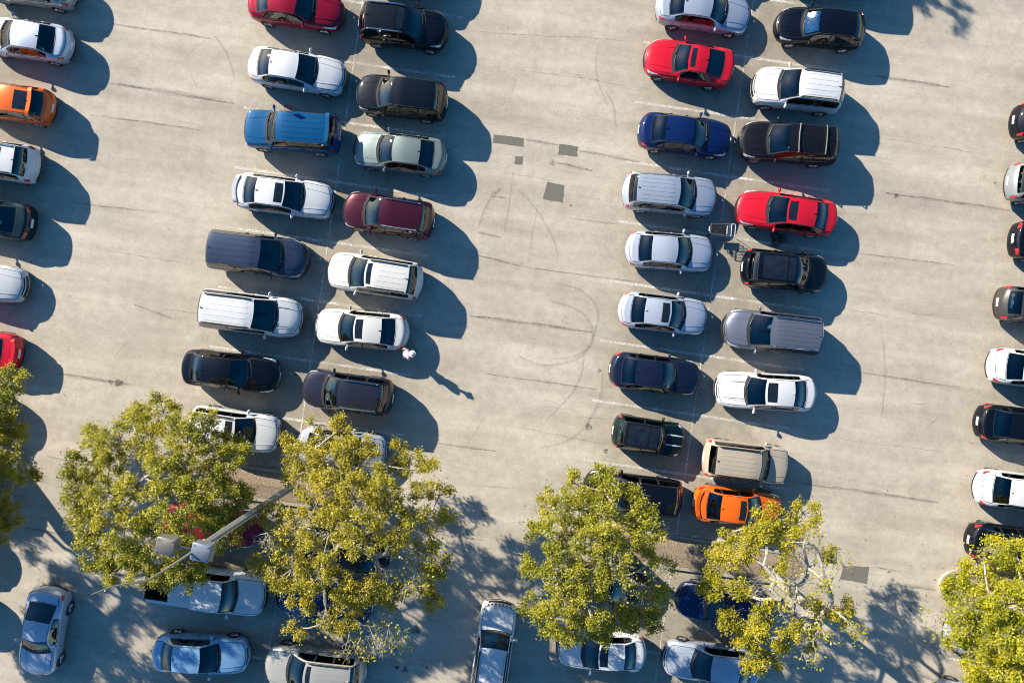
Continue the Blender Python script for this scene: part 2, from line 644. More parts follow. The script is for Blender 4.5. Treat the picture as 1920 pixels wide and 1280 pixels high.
for ps, w in streaks:                                 # dirt washed along the seams
    n = len(ps)
    tm.ribbon(ps, [w * random.uniform(.5, 1.0) * math.sin(math.pi * min(.97, max(.03, i / (n - 1)))) ** .5 for i in range(n)], 0.011)
tag(tm.build('tyre_marks', M_TYRE, smooth=False), kind='structure')

st = MB()                                             # oil drips and round stains
M_STAIN = worn_mat('oil_stain', (0.070, 0.058, 0.046), 6, 0.30, 0.55, 0.8)
for px, py, r in [(1680, 368, .11), (208, 716, .13), (222, 717, .2), (907, 962, .17), (1034, 305, .16), (1124, 695, .1),
                  (1103, 800, .17), (1135, 845, .12), (1070, 385, .06), (26, 1022, .13), (1667, 1071, .05), (780, 1180, .2),
                  (1865, 343, .07), (1458, 448, .42), (520, 385, .3), (760, 1255, .15),
                  (745, 1250, .1), (800, 1251, .1), (770, 1230, .08), (740, 1215, .12)]:
    c = W(px, py)
    ph = random.uniform(0, 6)
    ring = [(c.x + r * (1 + .22 * math.sin(3 * a + ph) + .12 * math.sin(5 * a)) * math.cos(a),
             c.y + r * (1 + .22 * math.sin(3 * a + ph) + .12 * math.sin(5 * a)) * math.sin(a), 0.014)
            for a in [2 * math.pi * k / 18 for k in range(18)]]
    st.add(ring, [tuple(range(18))])
tag(st.build('oil_stains', M_STAIN, smooth=False), kind='structure')

# ------------------------------------------------------------------ planted islands: kerb + mulch
M_KERB = bumpy('kerb_concrete', (0.25, 0.228, 0.19), (0.37, 0.34, 0.29), 7, bump=0.2, dist=0.01)
M_MULCH = bumpy('bark_mulch', (0.155, 0.112, 0.078), (0.44, 0.345, 0.25), 13, bump=1.0, dist=0.08)


def island(cx, cy, half_len, half_w, r0, r1):
    c = W(cx, cy).xy
    a, b = W(cx, cy).xy - e1 * half_len, W(cx, cy).xy + e1 * half_len

    def outline(ins, z):
        pts = []
        hw = half_w - ins
        for k in range(13):
            t = math.pi / 2 - math.pi * k / 12
            pts.append((b - e1 * half_w + e1 * hw * math.cos(t) - e2 * hw * math.sin(t), z))
        for k in range(13):
            t = -math.pi / 2 - math.pi * k / 12
            pts.append((a + e1 * half_w + e1 * hw * math.cos(t) - e2 * hw * math.sin(t), z))
        return [(p.x, p.y, zz) for p, zz in pts]

    rings = [outline(0, 0), outline(0.0, 0.11), outline(0.025, 0.14), outline(0.15, 0.14), outline(0.16, 0.02)]
    n = len(rings[0])
    vs = sum(rings, [])
    fs = [(r * n + k, (r + 1) * n + k, (r + 1) * n + (k + 1) % n, r * n + (k + 1) % n)[::-1] for r in range(4) for k in range(n)]
    tag(mesh_obj('kerb', vs, [f[::-1] for f in fs], M_KERB, angle=50), kind='structure')
    # mulch mounded inside
    mv, mf, nr = [], [], 7
    for r in range(nr):
        ins = 0.155 + (half_w - 0.17) * r / (nr - 1)
        for p in outline(ins, 0):
            mv.append((p[0], p[1], 0.09 + 0.07 * math.sin(math.pi / 2 * r / (nr - 1)) + random.uniform(-.012, .012)))
    for r in range(nr - 1):
        for k in range(n):
            mf.append((r * n + k, (r + 1) * n + k, (r + 1) * n + (k + 1) % n, r * n + (k + 1) % n))
    mf.append(tuple(range((nr - 1) * n, nr * n))[::-1])
    tag(mesh_obj('mulch_bed', mv, [f[::-1] for f in mf], M_MULCH), kind='structure')


island(538, 914, 5.6, 0.86, 1, 1)
island(1305, 1040, 5.6, 0.86, 1, 1)
island(1945, 1121, 5.1, 0.84, 1, 1)
island(-150, 823, 5.25, 0.86, 1, 1)

# ------------------------------------------------------------------ cars
def pchip(yk, x):
    yk = np.asarray(yk, float)
    n = len(yk)
    d = np.diff(yk)
    m = np.zeros(n)
    for i in range(1, n - 1):
        if d[i - 1] * d[i] > 0:
            m[i] = 2 * d[i - 1] * d[i] / (d[i - 1] + d[i])
    m[0], m[-1] = d[0], d[-1]
    i = np.clip(np.floor(x).astype(int), 0, n - 2)
    t = x - i
    h00, h10 = 2 * t ** 3 - 3 * t ** 2 + 1, t ** 3 - 2 * t ** 2 + t
    h01, h11 = -2 * t ** 3 + 3 * t ** 2, t ** 3 - t ** 2
    return h00 * yk[i] + h10 * m[i] + h01 * yk[i + 1] + h11 * m[i + 1]


# per station: fraction along the length, bow, half width, shoulder z, roof-edge share of width, its z, centre z
TYPES = {
    'sedan': dict(L=4.80, W=1.83, H=1.46, sill=.24, wr=.33, wx=(.195, .795), side=(4.42, 7.62), pil=(.52, .735), keys=[
        (0, .37, .86, .60, .80, .62, .64), (.028, .35, .93, .67, .80, .71, .73), (.10, .33, .97, .77, .80, .82, .85),
        (.19, .28, 1, .84, .80, .90, .935), (.272, .30, 1, .90, .79, .965, 1.0), (.445, .17, 1, .93, .70, 1.35, 1.405),
        (.57, 0, 1, .94, .71, 1.40, 1.46), (.74, -.10, 1, .96, .695, 1.335, 1.39), (.875, -.15, .985, .97, .76, 1.06, 1.09),
        (.965, -.28, .93, .93, .76, 1.0, 1.02), (1, -.32, .86, .74, .80, .78, .79)]),
    'coupe': dict(L=4.75, W=1.88, H=1.38, sill=.22, wr=.34, wx=(.19, .78), side=(4.42, 7.3), pil=(.62,), keys=[
        (0, .40, .84, .60, .80, .62, .64), (.028, .36, .92, .68, .80, .72, .74), (.10, .30, .98, .79, .80, .84, .86),
        (.20, .26, 1, .85, .80, .91, .935), (.30, .30, 1, .89, .79, .95, .98), (.46, .17, 1, .92, .68, 1.28, 1.33),
        (.56, 0, 1, .93, .69, 1.33, 1.38), (.68, -.10, 1, .96, .68, 1.27, 1.32), (.87, -.15, 1, .99, .75, 1.05, 1.08),
        (.97, -.22, .95, .95, .76, 1.02, 1.03), (1, -.26, .88, .76, .80, .80, .81)]),
    'suv': dict(L=4.70, W=1.88, H=1.72, sill=.30, wr=.36, wx=(.185, .79), side=(4.42, 7.25), pil=(.50, .70), keys=[
        (0, .36, .85, .76, .82, .78, .80), (.022, .33, .92, .87, .82, .91, .93), (.09, .28, .98, .97, .82, 1.02, 1.04),
        (.17, .24, 1, 1.03, .82, 1.09, 1.115), (.245, .27, 1, 1.07, .81, 1.14, 1.17), (.43, .17, 1, 1.09, .735, 1.60, 1.65),
        (.58, 0, 1, 1.10, .75, 1.66, 1.72), (.885, -.08, 1, 1.10, .735, 1.60, 1.66), (.958, -.13, .97, 1.08, .79, 1.17, 1.19),
        (.985, -.20, .94, .95, .80, 1.0, 1.01), (1, -.24, .89, .75, .82, .79, .80)]),
    'boxy': dict(L=4.70, W=1.87, H=1.76, sill=.33, wr=.37, wx=(.18, .785), side=(4.42, 7.4), pil=(.49, .69), keys=[
        (0, .20, .90, .86, .84, .88, .89), (.018, .18, .95, .99, .84, 1.02, 1.03), (.09, .16, .98, 1.06, .84, 1.09, 1.11),
        (.17, .14, 1, 1.09, .84, 1.13, 1.15), (.255, .16, 1, 1.11, .83, 1.18, 1.20), (.385, .12, 1, 1.12, .77, 1.64, 1.69),
        (.55, 0, 1, 1.13, .78, 1.71, 1.76), (.915, -.05, 1, 1.13, .77, 1.66, 1.71), (.967, -.08, .98, 1.10, .76, 1.18, 1.20),
        (.985, -.12, .96, .98, .82, 1.02, 1.03), (1, -.14, .92, .78, .84, .82, .83)]),
    'minivan': dict(L=5.05, W=1.97, H=1.74, sill=.26, wr=.34, wx=(.185, .78), side=(4.35, 7.35), pil=(.46, .66), keys=[
        (0, .44, .82, .70, .82, .72, .74), (.022, .40, .90, .80, .82, .84, .86), (.08, .34, .97, .92, .82, .98, 1.0),
        (.15, .28, 1, 1.0, .82, 1.07, 1.10), (.215, .30, 1, 1.05, .81, 1.15, 1.19), (.41, .18, 1, 1.08, .74, 1.62, 1.67),
        (.55, 0, 1, 1.08, .76, 1.68, 1.74), (.925, -.10, 1, 1.06, .745, 1.62, 1.68), (.972, -.13, .98, 1.04, .75, 1.14, 1.16),
        (.988, -.18, .95, .93, .80, .97, .98), (1, -.22, .90, .72, .82, .76, .77)]),
    'hatch': dict(L=4.25, W=1.76, H=1.50, sill=.25, wr=.32, wx=(.195, .80), side=(4.42, 7.4), pil=(.55, .77), keys=[
        (0, .42, .82, .66, .80, .68, .70), (.028, .38, .90, .74, .80, .78, .80), (.10, .31, .97, .83, .80, .89, .91),
        (.18, .27, 1, .89, .80, .96, .985), (.255, .29, 1, .94, .79, 1.02, 1.05), (.43, .16, 1, .96, .71, 1.40, 1.45),
        (.58, 0, 1, .98, .72, 1.45, 1.50), (.83, -.10, 1, 1.0, .70, 1.37, 1.42), (.945, -.16, .97, 1.0, .71, 1.07, 1.09),
        (.98, -.22, .94, .88, .78, .93, .94), (1, -.26, .89, .72, .80, .76, .77)]),
    'mini': dict(L=3.75, W=1.69, H=1.42, sill=.24, wr=.31, wx=(.18, .83), side=(4.3, 7.5), pil=(.60,), keys=[
        (0, .30, .86, .64, .82, .66, .68), (.03, .27, .93, .74, .82, .78, .80), (.10, .22, .98, .84, .82, .89, .91),
        (.19, .20, 1, .89, .82, .95, .965), (.285, .22, 1, .92, .80, 1.0, 1.02), (.39, .14, 1, .94, .70, 1.34, 1.38),
        (.58, 0, 1, .95, .71, 1.38, 1.42), (.87, -.08, 1, .96, .69, 1.33, 1.37), (.95, -.12, .97, .96, .76, 1.0, 1.02),
        (.98, -.17, .94, .86, .80, .90, .91), (1, -.20, .90, .70, .82, .74, .75)]),
    'pickup': dict(L=5.85, W=2.02, H=1.88, sill=.36, wr=.39, wx=(.175, .79), side=(4.42, 7.5), pil=(.44,), keys=[
        (0, .26, .88, .92, .84, .95, .97), (.015, .24, .94, 1.04, .84, 1.08, 1.10), (.06, .22, .98, 1.12, .84, 1.17, 1.19),
        (.14, .20, 1, 1.16, .84, 1.22, 1.24), (.215, .26, 1, 1.19, .82, 1.28, 1.31), (.315, .18, 1, 1.20, .76, 1.74, 1.80),
        (.42, 0, 1, 1.21, .77, 1.82, 1.88), (.565, -.06, 1, 1.21, .76, 1.78, 1.83), (.592, -.06, 1, 1.22, .84, 1.24, 1.25),
        (.985, -.08, .98, 1.20, .84, 1.22, 1.23), (1, -.12, .94, .98, .86, 1.02, 1.03)]),
}

SIDE_S = np.array([0, .10, .22, .34, .46, .58, .70, .82, .93, 1.0])
SIDE_Y = np.array([.925, .955, .978, .99, .998, 1.0, .995, .985, .968, .935])
GL = np.array([.12, .5, .88, 1.0])
TC = np.array([.935, .80, .60, .40, .20, 0.0])
NS = len(SIDE_S)                       # column 9 = shoulder
JE = NS + len(GL) - 1                  # column 13 = roof edge
NV = 2 * (NS + len(GL) + len(TC)) - 1  # 39
JC = NV // 2


class Shell:
    def __init__(s, typ, L=None, Wd=None, H=None):
        T = TYPES[typ]
        s.T = T
        s.L, s.W = L or T['L'], Wd or T['W']
        hs = (H or T['H']) / T['H']
        k = np.array(T['keys'], float)
        s.kx = k[:, 0]
        segs = np.diff(k[:, 0]) * s.L
        U = []
        for i, d in enumerate(segs):
            n = max(3, int(round(d / 0.095)))
            U += list(i + np.arange(n) / n)
        U.append(len(k) - 1)
        s.U = U = np.array(U)
        P = [pchip(k[:, c], U) for c in range(7)]
        fx, bow, hw, zs, hr, zr, zc = P
        fx = np.maximum.accumulate(fx)
        hw = hw * s.W / 2
        zs, zr, zc = zs * hs, zr * hs, zc * hs
        sill = np.full_like(U, T['sill'])
        sill += .06 * np.clip(1 - fx / .05, 0, 1) + .10 * np.clip((fx - .93) / .07, 0, 1)
        X = s.L / 2 - fx * s.L
        nu = len(U)
        half = np.zeros((nu, JC + 1, 3))
        for j in range(NS):
            half[:, j, 1] = hw * SIDE_Y[j]
            half[:, j, 2] = sill + (zs - sill) * SIDE_S[j]
        ys, ye = hw * SIDE_Y[-1], hw * hr
        for q, t in enumerate(GL):
            half[:, NS + q, 1] = ys + (ye - ys) * t + .018 * math.sin(math.pi * t)
            half[:, NS + q, 2] = zs + (zr - zs) * t
        for q, c in enumerate(TC):
            half[:, NS + 4 + q, 1] = ye * c
            half[:, NS + 4 + q, 2] = zr + (zc - zr) * (1 - c * c)
        half[:, :, 0] = X[:, None] - bow[:, None] * (half[:, :, 1] / (s.W / 2)) ** 2
        other = half[:, :-1][:, ::-1].copy()
        other[:, :, 1] *= -1
        s.G = np.concatenate([half, other], axis=1)
        s.nu = nu
        s.kfine = lambda u: float(np.interp(u, U, np.arange(nu)))

    def u_at(s, fx):
        """key-index position of a fraction along the length"""
        return float(np.interp(fx, s.kx, np.arange(len(s.kx))))

    def P(s, u, v):
        i, j = min(max(s.kfine(u), 0), s.nu - 1.0001), min(max(v, 0), NV - 1.0001)
        a, b = int(i), int(j)
        p, q = i - a, j - b
        g = s.G
        return Vector((1 - p) * ((1 - q) * g[a, b] + q * g[a, b + 1]) + p * ((1 - q) * g[a + 1, b] + q * g[a + 1, b + 1]))

    def nrm(s, u, v):
        d = .12
        a = s.P(u + d, v) - s.P(u - d, v)
        b = s.P(u, min(v + .4, NV - 1)) - s.P(u, max(v - .4, 0))
        n = a.cross(b)
        return n.normalized() if n.length > 1e-9 else Vector((0, 0, 1))

    def patch(s, u0, u1, v0, v1, nu=6, nv=6, off=.012, shape=None):
        """a raised panel lying on the shell"""
        vs = []
        for lay in (off, -.012):
            for i in range(nu + 1):
                for j in range(nv + 1):
                    p, q = i / nu, j / nv
                    if shape:
                        uu, vv = shape(p, q)
                    else:
                        uu, vv = u0 + (u1 - u0) * p, v0 + (v1 - v0) * q
                    vs.append(s.P(uu, vv) + s.nrm(uu, vv) * lay)
        n, m = nu + 1, nv + 1
        fs = [(i * m + j, (i + 1) * m + j, (i + 1) * m + j + 1, i * m + j + 1) for i in range(nu) for j in range(nv)]
        b = n * m
        for i in range(nu):
            fs.append((i * m, b + i * m, b + (i + 1) * m, (i + 1) * m))
            fs.append((i * m + nv, (i + 1) * m + nv, b + (i + 1) * m + nv, b + i * m + nv))
        for j in range(nv):
            fs.append((j, j + 1, b + j + 1, b + j))
            fs.append((nu * m + j, b + nu * m + j, b + nu * m + j + 1, nu * m + j + 1))
        return vs, fs

    def strip(s, uv, w=.022, off=.004):
        pts = [s.P(u, v) + s.nrm(u, v) * off for u, v in uv]
        ns = [s.nrm(u, v) for u, v in uv]
        vs, fs = [], []
        for i, p in enumerate(pts):
            t = (pts[min(i + 1, len(pts) - 1)] - pts[max(i - 1, 0)])
            sd = ns[i].cross(t)
            sd = sd.normalized() * w / 2 if sd.length > 1e-9 else Vector((0, w / 2, 0))
            vs += [p + sd, p - sd]
        for i in range(len(pts) - 1):
            fs.append((2 * i, 2 * i + 1, 2 * i + 3, 2 * i + 2))
        return vs, fs

    def cap(s, row, bulge, ncol_src=True):
        """closing face at the nose or the tail"""
        g = s.G[row]
        top = g[NS - 1:NV - NS + 1]
        ysh = g[NS - 1, 1]
        t = top[:, 1] / ysh
        x0 = g[JC, 0]
        vs = []
        for k in range(NS):
            yk, zk = g[k, 1], g[k, 2]
            sfrac = k / (NS - 1)
            zz = zk + (top[:, 2] - g[NS - 1, 2]) * sfrac
            y = t * yk
            xr = x0 + (g[k, 0] - x0) * t * t
            b = bulge * math.sin(math.pi * min(1, .15 + .85 * sfrac)) * (1 - t ** 4)
            vs += [Vector((xr[i] + b[i], y[i], zz[i])) for i in range(len(t))]
        m = len(t)
        f = [(k * m + i, k * m + i + 1, (k + 1) * m + i + 1, (k + 1) * m + i) for k in range(NS - 1) for i in range(m - 1)]
        if bulge < 0:
            f = [q[::-1] for q in f]
        return vs, [q[::-1] for q in f], m


def cap_patch(cap, s0, s1, t0, t1, off, sign, ns=3, nt=8):
    vs_, _, m = cap

    def at(sf, tf):
        k, i = sf * (NS - 1), tf * (m - 1)
        a, b = min(int(k), NS - 2), min(int(i), m - 2)
        p, q = k - a, i - b
        return (1 - p) * ((1 - q) * vs_[a * m + b] + q * vs_[a * m + b + 1]) + p * ((1 - q) * vs_[(a + 1) * m + b] + q * vs_[(a + 1) * m + b + 1])
    out = []
    for lay in (off, -.01):
        for i in range(ns + 1):
            for j in range(nt + 1):
                out.append(at(s0 + (s1 - s0) * i / ns, t0 + (t1 - t0) * j / nt) + Vector((sign * lay, 0, 0)))
    n = nt + 1
    b = (ns + 1) * n
    fs = [(i * n + j, i * n + j + 1, (i + 1) * n + j + 1, (i + 1) * n + j) for i in range(ns) for j in range(nt)]
    fs += [(j, b + j, b + j + 1, j + 1) for j in range(nt)] + [(ns * n + j, ns * n + j + 1, b + ns * n + j + 1, b + ns * n + j) for j in range(nt)]
    fs += [(i * n, (i + 1) * n, b + (i + 1) * n, b + i * n) for i in range(ns)] + [(i * n + nt, b + i * n + nt, b + (i + 1) * n + nt, (i + 1) * n + nt) for i in range(ns)]
    return out, fs


WHEEL_CACHE = {}


def wheel_meshes(r, dark):
    key = (round(r, 3), dark)
    if key in WHEEL_CACHE:
        return WHEEL_CACHE[key]
    t = MB().lathe([(r * .62, -.09), (r * .68, -.10), (r * .93, -.10), (r, -.07), (r, .07), (r * .93, .10), (r * .68, .10),
                    (r * .62, .085)], 24, 'y')
    tyre = t.data('wheel', M_RUBBER)
    m = MB().lathe([(r * .66, .088), (r * .60, .085), (r * .58, .03), (r * .12, .045), (r * .10, .075), (0.001, .078)], 24, 'y')
    for k in range(5):
        a = 2 * math.pi * k / 5
        for q in (-.13, .13):
            p0 = (math.cos(a + q * 2) * r * .10, .06, math.sin(a + q * 2) * r * .10)
            p1 = (math.cos(a + q) * r * .60, .078, math.sin(a + q) * r * .60)
            m.tube([p0, p1], [.025, .02], 4)
    rim = m.data('rim', [M_ALLOYD if dark else M_ALLOY])
    WHEEL_CACHE[key] = (tyre, rim)
    return tyre, rim


SEATS = {}


def seat_mesh(mat, kind):
    key = (mat.name, kind)
    if key in SEATS:
        return SEATS[key]
    m = MB()
    if kind == 'front':
        m.box((.05, 0, .12), (.52, .50, .18), bev=.05)
        m.box((-.24, 0, .42), (.17, .48, .52), bev=.05)
        m.box((-.28, 0, .76), (.11, .27, .18), bev=.04)
    else:
        m.box((.05, 0, .12), (.50, 1.22, .18), bev=.05)
        m.box((-.24, 0, .40), (.17, 1.22, .50), bev=.05)
        for y in (-.40, 0, .40):
            m.box((-.28, y, .70), (.10, .24, .15), bev=.04)
    SEATS[key] = m.data('seat' if kind == 'front' else 'rear_seat', mat)
    return SEATS[key]


CAT = {'sedan': 'car', 'coupe': 'car', 'hatch': 'car', 'mini': 'car', 'suv': 'SUV', 'boxy': 'SUV', 'minivan': 'minivan', 'pickup': 'pickup truck'}
NAME = {'sedan': 'sedan', 'coupe': 'coupe', 'hatch': 'hatchback', 'mini': 'hatchback', 'suv': 'sport_utility_vehicle', 'boxy': 'sport_utility_vehicle',
        'minivan': 'minivan', 'pickup': 'pickup_truck'}
DETAIL_RIDE = {}


def car(typ, pm, F, Rr, label, L=None, H=None, roof=None, rails=None, bars=False, ribs=0, sun=None, pano=False, spoiler=False,
        privacy=None, seats=None, dash=None, rims=False, fin=True, stripes=False, cladding=False, taller=False, hood_crease=False,
        rear_glass=None, tail='corner', flags=False, shade=False, bed=False, wind=None, chrome=False, grille_slots=False, Wd=None):
    h = 0.65 if typ not in ('suv', 'boxy', 'minivan', 'pickup') else 0.8
    f, r = W(*F, h).xy, W(*Rr, h).xy
    ax = f - r
    L = (L or ax.length) - .13
    c = (f + r) / 2
    rz = math.atan2(ax.y, ax.x)
    T = TYPES[typ]
    S_ = Shell(typ, L, Wd, H)
    G, U = S_.G, S_.U
    nu = S_.nu
    root = empty(NAME[typ], (c.x, c.y, 0.0), rz)
    tag(root, label, CAT[typ], 'vehicles parked in the lot')
    big = typ in ('suv', 'boxy', 'minivan')
    if privacy is None:
        privacy = big
    seats = seats or random.choice([M_SEATB, M_SEATB, M_SEATG, M_SEATT])
    dash = dash or random.choice([M_DASH, M_DASH, M_DASHL])

    # --- sort the shell's faces into panels
    groups = {}
    hs = S_.G[:, :, 2].max() / T['H']
    wxs = [L / 2 - w * L for w in T['wx']]
    wr = T['wr'] * (0.94 + 0.06 * L / T['L'])
    s0, s1 = T['side']
    pil = [int(round(S_.kfine(S_.u_at(p)))) for p in T['pil']]
    um = (U[:-1] + U[1:]) / 2
    for i in range(nu - 1):
        u = um[i]
        for j in range(NV - 1):
            jj = j if j < JC else NV - 2 - j       # mirrored column of the face
            sd = 'left' if j < JC else 'right'
            key = 'body'
            if jj < NS - 1:                         # flank
                cx, cz = G[i:i + 2, j:j + 2, 0].mean(), G[i:i + 2, j:j + 2, 2].mean()
                if any((cx - w) ** 2 + (cz - wr) ** 2 < (wr * 1.16) ** 2 for w in wxs):
                    continue
                if cladding and cz < T['sill'] + .16:
                    key = 'cladding'
            elif NS <= jj < JE - 1 and s0 < u < s1:
                n = sum(i >= p for p in pil)
                if i in pil:
                    key = 'door_pillar|%s|%d' % (sd, pil.index(i))
                else:
                    key = 'side_window|%s|%d' % (sd, n)
            elif jj >= JE + 1:
                if 4 < u < 5:
                    key = 'windshield'
                elif 7 < u < 8:
                    key = 'rear_window'
                elif roof and 5 < u < 7:
                    key = 'roof'
                elif bed and 8.52 < u < 8.97:
                    continue
            elif roof and jj >= NS - 1 and 4.1 < u < 7.9:
                key = 'roof' if jj >= JE else 'body'
            groups.setdefault(key, []).append((i, j))

    flat = G.reshape(-1, 3)

    def sub(faces):
        fs = [(i * NV + j, (i + 1) * NV + j, (i + 1) * NV + j + 1, i * NV + j + 1) for i, j in faces]
        ids = sorted({x for q in fs for x in q})
        mp = {x: k for k, x in enumerate(ids)}
        return [flat[x] for x in ids], [tuple(mp[x] for x in q) for q in fs]

    capF, capR = S_.cap(0, .05), S_.cap(nu - 1, -.04)
    b = MB()
    b.add(*sub(groups['body']))
    b.add(capF[0], capF[1])
    b.add(capR[0], capR[1])
    # pressed creases of the bonnet
    for v in (15.6, NV - 16.6):
        tw = .9 if v < JC else -.9
        b.add(*S_.patch(0, 0, 0, 0, 12, 2, .013, lambda p, q: (1.15 + 2.65 * p, v - tw * (1 - p) * -.6 + (q - .5) * .36)))
    # arch lips
    for w in wxs:
        for sg in (1, -1):
            vs, fs, na = [], [], 18
            for a in range(na + 1):
                th = math.pi * (-.06 + 1.12 * a / na)
                for rr, yo in ((wr * 1.07, -.03), (wr * 1.12, .012), (wr * 1.34, .004)):
                    x, z = w + rr * math.cos(th), wr + rr * math.sin(th)
                    k = int(np.argmin(abs(G[:, 4, 0] - x)))
                    yy = float(np.interp(z, G[k, :NS, 2], G[k, :NS, 1]))
                    vs.append((x, sg * (yy + yo), z))
            for a in range(na):
                for q in range(2):
                    fs.append((a * 3 + q, a * 3 + q + 1, (a + 1) * 3 + q + 1, (a + 1) * 3 + q)[::sg])
            b.add(vs, [f[::-1] for f in fs])
    body = b.build('body', pm, root, angle=40)
    if 'cladding' in groups:
        mesh_obj('sill_cladding', *sub(groups['cladding']), M_BLACK, root)
    wind = wind or G_WIND
    ws = mesh_obj('windshield', *sub(groups['windshield']), wind, root)
    mesh_obj('rear_window', *sub(groups['rear_window']), rear_glass or (G_DARK if privacy else G_REAR), root)
    for key in sorted(groups):
        if key.startswith('side_window'):
            n = int(key.split('|')[2])
            mesh_obj('side_window', *sub(groups[key]), G_DARK if privacy and n > 0 else G_SIDE, root)
        if key.startswith('door_pillar'):
            mesh_obj('door_pillar', *sub(groups[key]), M_BLACK, root)
    if 'roof' in groups:
        mesh_obj('roof', *sub(groups['roof']), roof, root)

    # --- floor pan, cabin lining
    ub = MB()
    li = [G[i, 1] for i in range(nu)]
    vs = [tuple(p) for p in li] + [(p[0], -p[1], p[2]) for p in li]
    ub.add(vs, [(i, i + 1, nu + i + 1, nu + i) for i in range(nu - 1)])
    x0, x1 = S_.P(4.0, JC).x + .25, S_.P(7.9, JC).x
    hw = S_.W / 2 * .80
    zb = float(S_.P(4.5, NS - 1).z) - .03
    zf = T['sill'] + .10
    ub.add([(x0, hw, zf), (x1, hw, zf), (x1, -hw, zf), (x0, -hw, zf), (x0, hw, zb), (x1, hw, zb), (x1, -hw, zb), (x0, -hw, zb)],
           [(0, 1, 2, 3), (0, 4, 5, 1), (1, 5, 6, 2), (2, 6, 7, 3), (3, 7, 4, 0)])
    ub.build('underbody', M_UNDER, root, smooth=False)
    # dashboard below the windscreen, front seats, rear bench, parcel shelf
    xd = S_.P(4.0, JC).x
    dm = MB().box((xd - .30, 0, zb - .09), (.55, hw * 1.84, .18), bev=.05)
    dm.tube([(xd - .62 + .10 * math.cos(a) * .4, .37 + .17 * math.sin(a), zb - .02 + .17 * math.cos(a) * .75) for a in
             [2 * math.pi * k / 12 for k in range(13)]], .018, 5, caps=False)
    dm.build('dashboard', dash, root)
    xf = S_.P(5.0, JC).x - (.12 if typ != 'minivan' else -.05)
    zseat = zb - .62 if not big else zb - .60
    for sg in (1, -1):
        link('seat', seat_mesh(seats, 'front'), root, (xf - .05, sg * .37, zseat), scale=(1, 1, .98))
    if typ != 'pickup':
        xr = max(S_.P(7.0, JC).x + (.10 if not big else .55), x1 + .42)
        link('rear_seat', seat_mesh(seats, 'rear'), root, (xr, 0, zseat), scale=(1, min(1.0, hw / .74), 1))
        if not big:
            MB().box(((x1 + xr - .32) / 2, 0, zb + .01), (abs(xr - .32 - x1) + .05, hw * 1.8, .03)).build('parcel_shelf', dash, root)

    # --- wheels
    tm_, rm_ = wheel_meshes(wr, rims)
    for w in wxs:
        for sg in (1, -1):
            k = int(np.argmin(abs(G[:, 4, 0] - w)))
            y = G[k, 3, 1] - .085
            o = link('wheel', tm_, root, (w, sg * y, wr), (0, 0, 0 if sg > 0 else math.pi))
            link('rim', rm_, o)

    # --- lamps
    def both(name, fn, mat):
        for sg in (0, 1):
            vs, fs = fn()
            if sg:
                vs = [Vector((p[0], -p[1], p[2])) for p in vs]
                fs = [q[::-1] for q in fs]
            mesh_obj(name, vs, fs, mat, root)
    if typ == 'mini':
        both('headlight', lambda: S_.patch(0, 0, 0, 0, 6, 6, .02, lambda p, q: (1.35 + .75 * (p - .5), 10.6 + 5.0 * (q - .5))), M_LENS)
    elif typ in ('boxy', 'pickup'):
        both('headlight', lambda: S_.patch(.15, 1.15, 7.6, 11.8), M_LENS)
    else:
        both('headlight', lambda: S_.patch(0, 0, 0, 0, 8, 5, .012, lambda p, q: (.25 + 1.95 * p, 7.6 + 1.2 * p * .6 + q * (4.9 - 3.6 * p))), M_LENS)
    if tail == 'triple':
        for kk in range(3):
            both('taillight', lambda: S_.patch(9.35, 9.95, 9.2 + 2.2 * kk, 10.8 + 2.2 * kk, 3, 3), M_TAIL)
    elif typ in ('suv', 'boxy', 'minivan', 'hatch', 'mini'):
        both('taillight', lambda: S_.patch(0, 0, 0, 0, 7, 4, .014, lambda p, q: (8.05 + 1.75 * p, 7.7 + q * (3.9 - .8 * p))), M_TAIL)
    elif typ == 'pickup':
        both('taillight', lambda: S_.patch(9.05, 9.9, 6.5, 9.4), M_TAIL)
    else:
        both('taillight', lambda: S_.patch(0, 0, 0, 0, 7, 4, .014, lambda p, q: (8.75 + 1.15 * p, 7.6 + 1.2 * (1 - p) * .5 + q * (1.6 + 3.2 * p))), M_TAIL)
    # grille, number plate
    vs, fs = cap_patch(capF, .50, .88, .30, .70, .012, 1)
    mesh_obj('grille', vs, fs, M_CHROME if chrome else M_BLACK, root)
    if typ not in ('mini',) and not grille_slots:
        vs, fs = S_.patch(.10, .50, 15.6, NV - 16.6, 3, 10, .010)
        mesh_obj('grille_top', vs, fs, M_BLACK, root)
    vs, fs = cap_patch(capF, .12, .36, .22, .78, .010, 1)
    mesh_obj('lower_intake', vs, fs, M_BLACK, root)
    vs, fs = cap_patch(capR, .66, .92, .42, .58, .014, -1, 2, 2)
    mesh_obj('licence_plate', vs, [f[::-1] for f in fs], M_PLATE, root)
    vs, fs = cap_patch(capR, .05, .30, .15, .85, .010, -1)
    mesh_obj('rear_valance', vs, [f[::-1] for f in fs], M_BLACK, root)
    if grille_slots:
        for k in range(7):
            vs, fs = S_.patch(.12, .75, 14.6 + k * 1.32, 15.3 + k * 1.32, 3, 2, .008)
            mesh_obj('grille_slot', vs, fs, M_BLACK, root)

    # --- panel gaps
    sm = MB()
    lin = lambda u0, u1, v0, v1, n=14: [(u0 + (u1 - u0) * k / n, v0 + (v1 - v0) * k / n) for k in range(n + 1)]
    hv = 12.6
    for v in (hv, NV - 1 - hv):
        sm.add(*S_.strip(lin(.95, 3.93, v, v)))
    sm.add(*S_.strip(lin(.95, .95, hv, NV - 1 - hv, 20)))
    sm.add(*S_.strip(lin(3.93, 3.93, hv, NV - 1 - hv, 20), .05))
